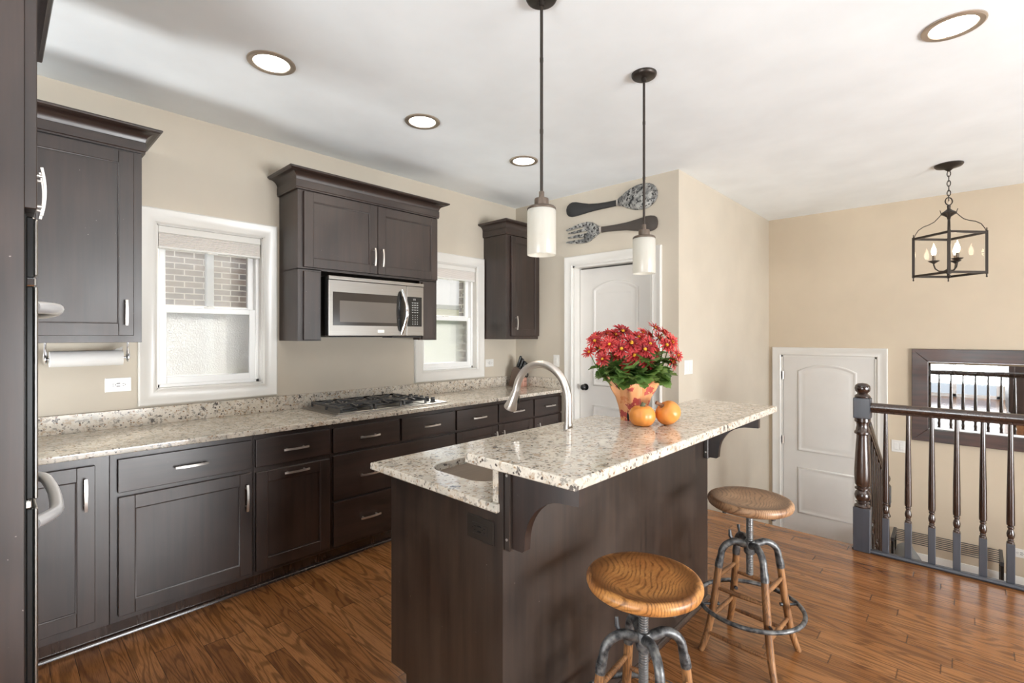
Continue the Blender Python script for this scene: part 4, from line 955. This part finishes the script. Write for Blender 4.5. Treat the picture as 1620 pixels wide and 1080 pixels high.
outline_part('bowl', smooth([(2.238, 2.612), (2.205, 2.634), (2.15, 2.668), (2.08, 2.692), (2.01, 2.700), (1.94, 2.690), (1.89, 2.655), (1.868, 2.600), (1.880, 2.545), (1.925, 2.502), (1.99, 2.484), (2.07, 2.490), (2.14, 2.515), (2.20, 2.545), (2.238, 2.556)]), sp, 'speckle', .010, .022)
fk = thing('wall_fork', 'giant speckled metal fork hung above the pantry door, tines to the left', 'wall decor', (XP, 2.3, 2.36), 'giant cutlery above the pantry door')
strip('handle', [(1.866, 2.352, .008), (1.874, 2.352, .042), (1.896, 2.352, .058), (1.93, 2.353, .065), (1.97, 2.354, .064), (2.05, 2.357, .050), (2.15, 2.362, .034), (2.25, 2.366, .027), (2.36, 2.370, .025), (2.412, 2.371, .026)], fk, 'handle_brown', .016)
strip('collar', [(2.405, 2.371, .030), (2.425, 2.371, .031)], fk, 'nickel', .018)
g = G(); fn = BX(XP)
out = [(2.418, 2.398), (2.45, 2.418), (2.50, 2.450), (2.55, 2.464), (2.62, 2.462), (2.70, 2.448), (2.77, 2.430), (2.797, 2.424), (2.792, 2.414), (2.74, 2.416), (2.68, 2.422), (2.61, 2.425), (2.585, 2.418), (2.60, 2.408), (2.70, 2.396), (2.770, 2.390), (2.776, 2.381), (2.71, 2.378), (2.62, 2.382), (2.565, 2.382), (2.548, 2.371), (2.565, 2.360),
       (2.62, 2.361), (2.71, 2.356), (2.776, 2.350), (2.772, 2.341), (2.70, 2.335), (2.60, 2.330), (2.585, 2.320), (2.61, 2.312), (2.68, 2.312), (2.74, 2.312), (2.794, 2.309), (2.797, 2.299), (2.74, 2.288), (2.66, 2.278), (2.58, 2.274), (2.53, 2.282), (2.49, 2.305), (2.45, 2.330), (2.418, 2.344)]
g.prism(out, lambda a, b, d: fn(a, b, d), .006, .022); put('tines', g, 'speckle', fk, flat=True)
# ------------------------------------------------------------------ lamps
def point(name, loc, watts, col, size, parent=None, spot=None):
    l = bpy.data.lights.new(name, 'SPOT' if spot else 'POINT'); l.energy = watts; l.color = col; l.shadow_soft_size = size
    if spot: l.spot_size = math.radians(spot); l.spot_blend = .6
    o = bpy.data.objects.new(name, l); COL.objects.link(o)
    if parent: o.parent = parent; o.location = Vector(loc)-wpos(parent)
    else: o.location = loc
WARM = (1, .86, .68)
def downlight(x, y, label, watts=9):
    t = thing('recessed_downlight', label, 'ceiling light', (x, y, CE), 'recessed ceiling downlights'); g = G()
    g.lathe([(.108, CE-.0005), (.108, CE-.005), (.102, CE-.009), (.084, CE-.008), (.080, CE-.004), (.079, CE-.0005)], (x, y, 0), 40, cap0=False, cap1=False); put('trim_ring', g, 'ring', t)
    g = G(); g.lathe([(.081, CE-.004), (.074, CE-.0035), (.066, CE-.0015), (.001, CE-.001)], (x, y, 0), 32, cap0=False); put('lens', g, 'lens', t)
    point('downlight_lamp', (x, y, CE-.03), watts, WARM, .06, t, 150)
downlight(.930, 2.480, 'recessed ceiling light above the left window end of the worktop, nearest the left edge')
downlight(1.825, 2.475, 'recessed ceiling light in front of the range cabinet, middle one of the kitchen row')
downlight(2.763, 2.470, 'recessed ceiling light nearest the pantry wall, just left of the first pendant rod')
downlight(2.823, .049, 'recessed ceiling light by itself at the top right, over the open floor')
def pendant(x, y, label):
    t = thing('pendant_light', label, 'pendant lamp', (x, y, CE), 'pendant lamps over the island'); c = (x, y, 0)
    g = G(); g.lathe([(.0625, CE), (.0625, CE-.006), (.058, CE-.016), (.050, CE-.021), (.012, CE-.023), (.012, CE-.040), (.006, CE-.042)], c, 28); put('canopy', g, 'bronze', t)
    g = G(); g.cyl((x, y, 1.955), (x, y, CE-.03), .0062, n=12)
    for z in (2.22, 2.50): g.cyl((x, y, z-.008), (x, y, z+.008), .0072, n=12)
    put('rod', g, 'bronze', t)
    g = G(); g.lathe([(.009, 1.985), (.0105, 1.982), (.0105, 1.958), (.027, 1.956), (.028, 1.952), (.028, 1.926), (.052, 1.924), (.0565, 1.918), (.0565, 1.912), (.05, 1.911)], c, 28); put('socket_cap', g, 'bronze_light', t)
    g = G(); g.lathe([(.030, 1.914), (.0545, 1.912), (.0565, 1.906), (.0565, 1.738), (.0550, 1.735), (.0530, 1.738), (.0525, 1.905), (.030, 1.910)], c, 36, cap0=False, cap1=False); put('glass_shade', g, 'opal', t, angle=50)
    g = G(); g.lathe([(.012, 1.911), (.014, 1.88), (.026, 1.84), (.029, 1.815), (.022, 1.79), (.001, 1.782)], c, 18); put('bulb', g, 'glow', t)
    point('pendant_lamp', (x, y, 1.765), .10, WARM, .03, t)
pendant(1.472, 1.222, 'nearer pendant lamp with white cylinder shade, hung above the sink end of the bar')
pendant(2.266, 1.205, 'farther pendant lamp with white cylinder shade, in front of the pantry door')
# caged lantern over the stairs
LX, LY = 5.084, .114
ln = thing('lantern_chandelier', 'dark caged lantern with candle bulbs hanging on a chain over the stairs', 'chandelier', (LX, LY, CE))
g = G(); g.lathe([(.088, CE), (.088, CE-.008), (.078, CE-.020), (.03, CE-.034), (.012, CE-.050), (.008, CE-.056)], (LX, LY, 0), 28); put('canopy', g, 'bronze', ln)
g = G(); z = CE-.052; k = 0
while z > 2.50:
    a = Vector((1, 0, 0)) if k % 2 else Vector((0, 1, 0)); g.tube([Vector((LX, LY, z-.021))+a*(.0105*math.cos(q))+Vector((0, 0, .024*math.sin(q))) for q in [2*PI*j/12 for j in range(12)]], .003, 6, closed=True, up=(.3, .4, .7)); z -= .0375; k += 1
put('chain', g, 'bronze', ln)
g = G(); g.tube([(LX+.004, LY+.003, 2.70), (LX+.008, LY-.004, 2.58), (LX, LY, 2.40)], .0022, 6); put('cord', g, 'nickel', ln)
HUBZ = 2.345
g = G(); g.torus((LX, LY, 2.463), .029, .0042, 20, 6, lambda a: Vector((math.cos(a)*.7, math.cos(a)*-.7, math.sin(a)))); g.lathe([(.004, 2.437), (.012, 2.430), (.010, 2.405), (.020, 2.395), (.046, 2.375), (.048, 2.366), (.028, 2.352), (.012, 2.340), (.010, 2.325)], (LX, LY, 0), 20); put('hub', g, 'bronze', ln)
HD = .212; ANG = [math.radians(a) for a in (182, 272, 2, 92)]; Z0, Z1 = 1.895, 2.195
cs = [(LX+HD*math.cos(a), LY+HD*math.sin(a)) for a in ANG]; s8 = [(-.0085, -.0085), (.0085, -.0085), (.0085, .0085), (-.0085, .0085)]
g = G()
for zz in (Z0, Z1):
    for i in range(4): a, b = cs[i], cs[(i+1) % 4]; g.sweep([(a[0], a[1], zz), (b[0], b[1], zz)], s8)
for i, (x, y) in enumerate(cs):
    a = ANG[i]; g.sweep([(x, y, Z0-.012), (x, y, Z1+.012)], [(p*math.cos(a)-q*math.sin(a), p*math.sin(a)+q*math.cos(a)) for p, q in s8], up=(1, 0, 0))
    g.cyl((x, y, Z1), (x, y, Z1+.035), .0045, .003, 8); g.cyl((x, y, Z0-.03), (x, y, Z0), .004, n=8); g.sphere((x, y, Z0-.032), .006, 8, 6)
put('cage_frame', g, 'bronze', ln)
for i, a in enumerate(ANG):
    g = G(); d = Vector((math.cos(a), math.sin(a), 0)); pr = [(.040, 2.372), (.062, 2.342), (.085, 2.315), (.115, 2.298), (.150, 2.286), (.182, 2.262), (.202, 2.225), (.209, 2.200)]
    g.sweep([Vector((LX, LY, 0))+d*r+Vector((0, 0, z)) for r, z in pr], [(-.007, -.0022), (.007, -.0022), (.007, .0022), (-.007, .0022)]); g.cyl(Vector((LX, LY, 2.36))+d*.04, Vector((LX, LY, 2.40))+d*.052, .003, n=6); put('scroll_arm', g, 'bronze', ln)
for i in range(4):
    a, b = Vector((*cs[i], 0)), Vector((*cs[(i+1) % 4], 0)); d = (b-a).normalized(); nn = Vector((d.y, -d.x, 0))*.0015; g = G()
    p, q = a+d*.010, b-d*.010; g.loops([[p-nn+Vector((0, 0, z)), p+nn+Vector((0, 0, z)), q+nn+Vector((0, 0, z)), q-nn+Vector((0, 0, z))] for z in (Z0+.008, Z1-.008)]); put('glass_panel', g, 'lantern_glass', ln, flat=True)
g = G(); g.cyl((LX, LY, 1.90), (LX, LY, 2.345), .0075, n=12); g.lathe([(.001, 1.868), (.010, 1.876), (.012, 1.888), (.006, 1.896), (.020, 1.905), (.024, 1.915), (.012, 1.93), (.0075, 1.96)], (LX, LY, 0), 16); put('center_stem', g, 'bronze', ln)
for k in range(3):
    a = math.radians(215+120*k); d = Vector((math.cos(a), math.sin(a), 0)); C = Vector((LX, LY, 0)); R = .088
    g = G(); g.tube([C+d*r+Vector((0, 0, z)) for r, z in ((.008, 1.935), (.03, 1.922), (.058, 1.925), (.079, 1.945), (R, 1.975), (R, 1.992))], .0048, 8)
    p = C+d*R; g.lathe([(.006, 1.985), (.014, 1.992), (.034, 2.004), (.036, 2.008), (.012, 2.006)], (p.x, p.y, 0), 18, cap1=True); arm = put('candle_arm', g, 'bronze', ln)
    g = G(); g.cyl((p.x, p.y, 2.004), (p.x, p.y, 2.052), .0105, n=12); put('candle_sleeve', g, 'bronze_light', arm)
    g = G(); g.lathe([(.008, 2.050), (.014, 2.066), (.0165, 2.082), (.014, 2.100), (.007, 2.120), (.002, 2.138), (.0005, 2.145)], (p.x, p.y, 0), 14); put('bulb', g, 'bulb', arm)
    point('candle_lamp', (p.x, p.y, 2.09), 9, (1, .80, .56), .012, ln)
# ------------------------------------------------------------------ bar stools
def make_stool():
    t = thing('bar_stool', 'round honey oak stool with screw post, nearer the camera beside the island end', 'stool', (0, 0, 0), 'industrial screw stools at the bar')
    SR, SZ = .177, .690
    g = G(); g.lathe([(.001, SZ-.044), (.146, SZ-.044), (.162, SZ-.040), (.173, SZ-.032), (SR, SZ-.021), (SR-.001, SZ-.010), (.171, SZ-.003), (.164, SZ), (.151, SZ-.0015), (.113, SZ-.0075), (.056, SZ-.011), (.001, SZ-.012)], n=56); seat = put('seat', g, 'seat', t, True, 60)
    g = G(); g.lathe([(.019, SZ-.074), (.022, SZ-.071), (.022, SZ-.057), (.036, SZ-.054), (.095, SZ-.049), (.095, SZ-.0435)], n=24, cap1=True)
    for k in range(4):
        a = PI/4+PI/2*k+.3; g.lathe([(.0085, SZ-.056), (.0095, SZ-.052), (.0095, SZ-.044)], (.135*math.cos(a), .135*math.sin(a), 0), 8)
    put('seat_flange', g, 'pewter', seat, True)
    g = G(); pr = []; z = .345
    while z < SZ-.066: pr += [(.0152, z), (.0152, z+.0026), (.0122, z+.0044), (.0122, z+.0060)]; z += .0078
    g.lathe([(.012, .342)]+pr, n=18); put('screw_post', g, 'screw', t, True, 20)
    g = G(); g.lathe([(.022, .440), (.025, .452), (.025, .486), (.021, .496), (.0165, .498)], n=24); put('hub', g, 'pewter', t, True)
    g = G(); g.tube([(.02, .02, .468), (.045, .05, .476), (.062, .070, .500), (.070, .078, .528)], [.007, .006, .005, .007], 8); put('clamp_lever', g, 'iron', t, True); g = G(); g.tube([(-.022, .022, .470), (-.04, .05, .480), (-.045, .068, .510), (-.040, .072, .535)], [.007, .006, .008, .006], 8)
    put('clamp_lever', g, 'iron', t, True); g = G(); g.cyl((0, -.026, .46), (0, -.046, .455), .012, n=6); put('clamp_bolt', g, 'iron', t, True)
    first = None; G2 = {}
    for k in range(4):
        a = PI/4+PI/2*k; d = Vector((math.cos(a), math.sin(a), 0)); P = lambda r, z: d*r+Vector((0, 0, z))
        g = G(); arc = [P(.018, .478)]+[P(.062+.066*math.sin(q), .430+.062*math.cos(q)) for q in [PI/2*j/9 for j in range(10)]]+[P(.134, .405)]
        g.tube(arc, [.0165, .0155]+[.0145]*9+[.0158], 12); g.tube([P(.1335, .410), P(.1365, .392), P(.1392, .376)], [.0165, .0172, .0168], 12); put('iron_arm', g, 'pewter', t, True, 50)
        g = G(); g.tube([P(r, z) for r, z in ((.1345, .398), (.143, .340), (.152, .27), (.164, .20), (.176, .135), (.190, .075), (.206, .030), (.219, 0))], [.0150, .0154, .0158, .0158, .0154, .0148, .0138, .0126], 12)
        lg_ = put('leg', g, 'leg', t, True, 50)
        g = G(); g.cyl(P(.150, .210), P(.218, .210), .0055, n=8); g.cyl(P(.136, .210), P(.146, .210), .008, n=8); put('ring_bolt', g, 'iron', lg_, True)
    rad = lambda z: .134+(.40-z)*.155
    for k, (z1, z2) in enumerate(((.330, .150), (.285, .085), (.330, .150), (.285, .085))):
        for z in (z1, z2):
            a, b = PI/4+PI/2*k, PI/4+PI/2*(k+1); r = rad(z)+(.012 if z < .1 else 0); p = Vector((r*math.cos(a), r*math.sin(a), z)); q = Vector((r*math.cos(b), r*math.sin(b), z))
            g = G(); g.tube([p.lerp(q, s) for s in (.02, .12, .5, .88, .98)], [.0062, .0085, .0108, .0085, .0062], 10); put('stretcher', g, 'leg', t, True, 60)
    g = G(); g.torus((0, 0, .210), .216, .0095, 56, 10); put('foot_ring', g, 'pewter', t, True, 60)
    return t
st = make_stool(); s2 = copy_tree(st)
st.location = (1.392, .742, 0); st.rotation_euler.z = math.radians(4)
for o in st.children:
    if o.name.startswith(('seat', 'screw_post')): o.location.z = -.018
s2.location = (2.338, .722, 0); s2.rotation_euler.z = math.radians(-3)
s2['label'] = 'round brown oak stool with screw post, at the far end of the island'
for o in s2.children:
    if o.name.startswith('seat'): o.data = o.data.copy(); o.data.materials[0] = M['seat2']
# ------------------------------------------------------------------ railings
def baluster(g, x, y, z0, top, b=.017):
    g.box(x-b, x+b, y-b, y+b, z0, z0+.235, .002)
    z = z0+.235; k = b/.017
    prof = [(.0165, z), (.0165, z+.006), (.0115, z+.012), (.0145, z+.018), (.0115, z+.023), (.0165, z+.036), (.0178, z+.050), (.0150, z+.066), (.0105, z+.078), (.0150, z+.084), (.0150, z+.090), (.0115, z+.094), (.0175, z+.101), (.0182, z+.115), (.0172, z+.27)]
    g.lathe([(r*k, q) for r, q in prof]+[(.0105*k, top)], (x, y, 0), 14)
def newel(parent, x, y, z0, S=1.0):
    g = G(); b = .0465*S; g.box(x-b, x+b, y-b, y+b, z0, z0+.285, .003); put('newel_base', g, 'slate', parent); g = G()
    zz = z0+.285
    pr = [(.044, 0), (.046, .008), (.036, .018), (.030, .026), (.041, .032), (.030, .040), (.042, .058), (.0455, .078), (.040, .098), (.030, .112), (.043, .118), (.043, .128), (.033, .134), (.042, .150), (.046, .20), (.0455, .25), (.040, .36), (.034, .46), (.034, .478), (.046, .486), (.046, .498), (.038, .508), (.034, .54), (.036, .558), (.045, .566), (.045, .590)]
    g.lathe([(r*S, zz+h) for r, h in pr], (x, y, 0), 28)
    zt = zz+.588; put('newel_turning', g, 'rail', parent)
    g = G(); g.box(x-b, x+b, y-b, y+b, zt, zt+.137, .007, 2); put('newel_block', g, 'slate', parent)
    g = G(); zz = zt+.137; g.lathe([(.044*S, zz), (.045*S, zz+.008), (.036*S, zz+.018), (.028*S, zz+.026), (.030*S, zz+.032), (.041*S, zz+.043), (.0445*S, zz+.062), (.040*S, zz+.080), (.026*S, zz+.092), (.001, zz+.096)], (x, y, 0), 28); put('newel_ball', g, 'rail', parent)
RX = 3.95
ra = thing('stair_railing', 'dark turned-baluster railing with newel post along the floor edge above the stairs', 'railing', (RX, -.2, 0))
g = G(); g.box(RX-.030, RX+.030, -1.03, .57, .0, .012, .003); g.tube([(RX-.030, -1.03, .012), (RX-.030, .47, .012)], .013, 10); put('shoe_rail', g, 'slate', ra)
newel(ra, RX, .515, 0); newel(ra, RX, -1.06, 0)
RAILP = [(-.016, 0), (.016, 0), (.018, .012), (.030, .022), (.034, .036), (.031, .050), (.020, .060), (0, .063), (-.020, .060), (-.031, .050), (-.034, .036), (-.030, .022), (-.018, .012)]
g = G(); g.loops([[(RX+a, y, .916+h) for a, h in RAILP] for y in (-1.015, .472)]); put('handrail', g, 'rail', ra)
for k in range(12):
    g = G(); baluster(g, RX, .392-.113*k, .010, .918); put('baluster', g, 'rail', ra)
    # the square foot is painted
    g = G(); b = .0175; y = .392-.113*k; g.box(RX-b, RX+b, y-b, y+b, .010, .243, .002); put('baluster_foot', g, 'slate', ra)
lr = thing('stair_railing', 'descending dark handrail with slim newel beside the stairs, behind the large newel post', 'railing', (4.5, .495, -.6))
Y2 = .498; X0, X1 = RX+.047, 4.80; zt = lambda x: .80-(x-X0)*.60
newel(lr, 4.84, Y2-.012, LZ+.03, .82)
g = G(); g.loops([[(x, Y2+a*.8, zt(x)+h*.9) for a, h in RAILP] for x in (X0, X1)]); put('handrail', g, 'rail', lr)
for k in range(6):
    x = 4.09+.118*k; step = -.2025*(int((x-XE)/.27)+1)
    g = G(); baluster(g, x, Y2, min(step, -.2025) if x > XE else 0, zt(x)+.006, .015); put('baluster', g, 'rail', lr)
# ------------------------------------------------------------------ mirror, rack and bag on the lower landing
mr = thing('wall_mirror', 'long wall mirror in a wide dark walnut frame on the stair wall', 'mirror', (XF, -.27, .85))
my0, my1, mz0, mz1, fw = -.95, .406, .406, 1.291, .119; F = BX(XF)
for nm, q in (('frame_side', [(my1, mz0), (my1, mz1), (my1-fw, mz1-fw), (my1-fw, mz0+fw)]), ('frame_side', [(my0, mz0), (my0, mz1), (my0+fw, mz1-fw), (my0+fw, mz0+fw)]), ('frame_rail', [(my0, mz1), (my1, mz1), (my1-fw, mz1-fw), (my0+fw, mz1-fw)]), ('frame_rail', [(my0, mz0), (my1, mz0), (my1-fw, mz0+fw), (my0+fw, mz0+fw)])):
    g = G(); cx = sum(p[0] for p in q)/4; cz = sum(p[1] for p in q)/4
    sh = lambda k: [(p[0]+(cx-p[0])*k/max(.2, abs(cx-p[0]))*.012 if k else p[0], p[1]) for p in q]
    g.loops([[F(p[0], p[1], h) for p in q] for h in (.003, .030)]+[[F(p[0]+(.004 if p[0] < cx else -.004), p[1]+(.004 if p[1] < cz else -.004), .034) for p in q]])
    fo = put(nm, g, 'frame', mr, angle=20)
g = G()
for s in (my0, my1):
    for z in (mz0, mz1):
        for a, b in ((.03, .030), (.045, .062), (.085, .085), (.062, .045)): g.cyl(F(s+(a if s < 0 else -a), z+(b if z < .8 else -b), .030), F(s+(a if s < 0 else -a), z+(b if z < .8 else -b), .0355), .004, n=8)
put('corner_nails', g, 'iron', mr)
g = G(); fbox(g, F, my0+fw-.008, my1-fw+.008, mz0+fw-.008, mz1-fw+.008, .004, .012); put('mirror_glass', g, 'mirror', mr, flat=True)
g = G(); a0, a1, b0, b1 = my0+fw, my1-fw, mz0+fw, mz1-fw; mitre_sweep(g, [(a1, b0), (a1, b1), (a0, b1), (a0, b0)], [(.004, .012), (.001, .017), (-.006, .018), (-.024, .0125), (-.024, .012)], lambda a, b, h: F(a, b, h), closed=True); put('bevel_strip', g, 'mirror', mr, flat=True)
rk = thing('shoe_rack', 'low black wire rack on the landing floor under the mirror', 'rack', (5.98, .16, LZ))
rx0, rx1, ry0, ry1, rz = 5.84, 6.10, -.205, .530, -.490
g = G()
for k in range(7):
    x = rx0+.012+(rx1-rx0-.024)*k/6; z = rz-.018+.028*k/6; g.cyl((x, ry0, z), (x, ry1, z), .0040, n=8)
put('wire_shelf', g, 'iron', rk)
for y in (ry0, ry1):
    g = G(); g.loops([[(rx0, y-.012, rz-.040), (rx0, y+.012, rz-.040), (rx0, y+.012, rz-.006), (rx0, y-.012, rz-.006)], [(rx1, y-.012, rz-.014), (rx1, y+.012, rz-.014), (rx1, y+.012, rz+.020), (rx1, y-.012, rz+.020)]]); put('end_bar', g, 'iron', rk)
    for x in (rx0+.028, rx1-.028):
        g = G(); g.box(x-.026, x+.026, y-.011, y+.011, LZ, rz-.016, .002); put('leg', g, 'black', rk)
bg = thing('bag', 'low slumped grey fabric bag on the landing floor in front of the wire rack', 'bag', (5.62, .38, LZ))
g = G(); ls = []
for i, (z, s) in enumerate(((0, .9), (.05, 1.04), (.13, 1.0), (.20, .90), (.245, .72), (.262, .40), (.266, .05))):
    ls.append([((.085*s+.008*math.sin(3*a+i))*math.cos(a), (.12*s+.01*math.sin(2*a+i))*math.sin(a)+.10*s*max(0, -math.sin(a))*(1-z/.30), 1.38*z*(1-.35*max(0, -math.sin(a)))) for a in [2*PI*k/28 for k in range(28)]])
g.loops(ls); body = put('bag_body', g, 'bag', bg, True, 60)
# tall cabinet on the living side, seen only in the mirror; widened to shade the oven tower
tc_ = thing('pantry_cabinet', 'tall dark cabinet reflected in the right part of the wall mirror', 'tall cabinet', (-.2, -.95, 0))
g = G(); g.box(-.75, .31, -1.45, -.50, .1, 2.3, .002); g.box(-.75, .25, -1.43, -.52, 0, .1); put('body', g, 'cab', tc_)
for u0, u1 in ((-1.44, -.977), (-.973, -.51)):
    o = door_front(tc_, FX(.31), u0, u1, .14, 2.26); pull(o, FX(.33), -1.01 if u0 < -1 else -.94, 1.1, True)
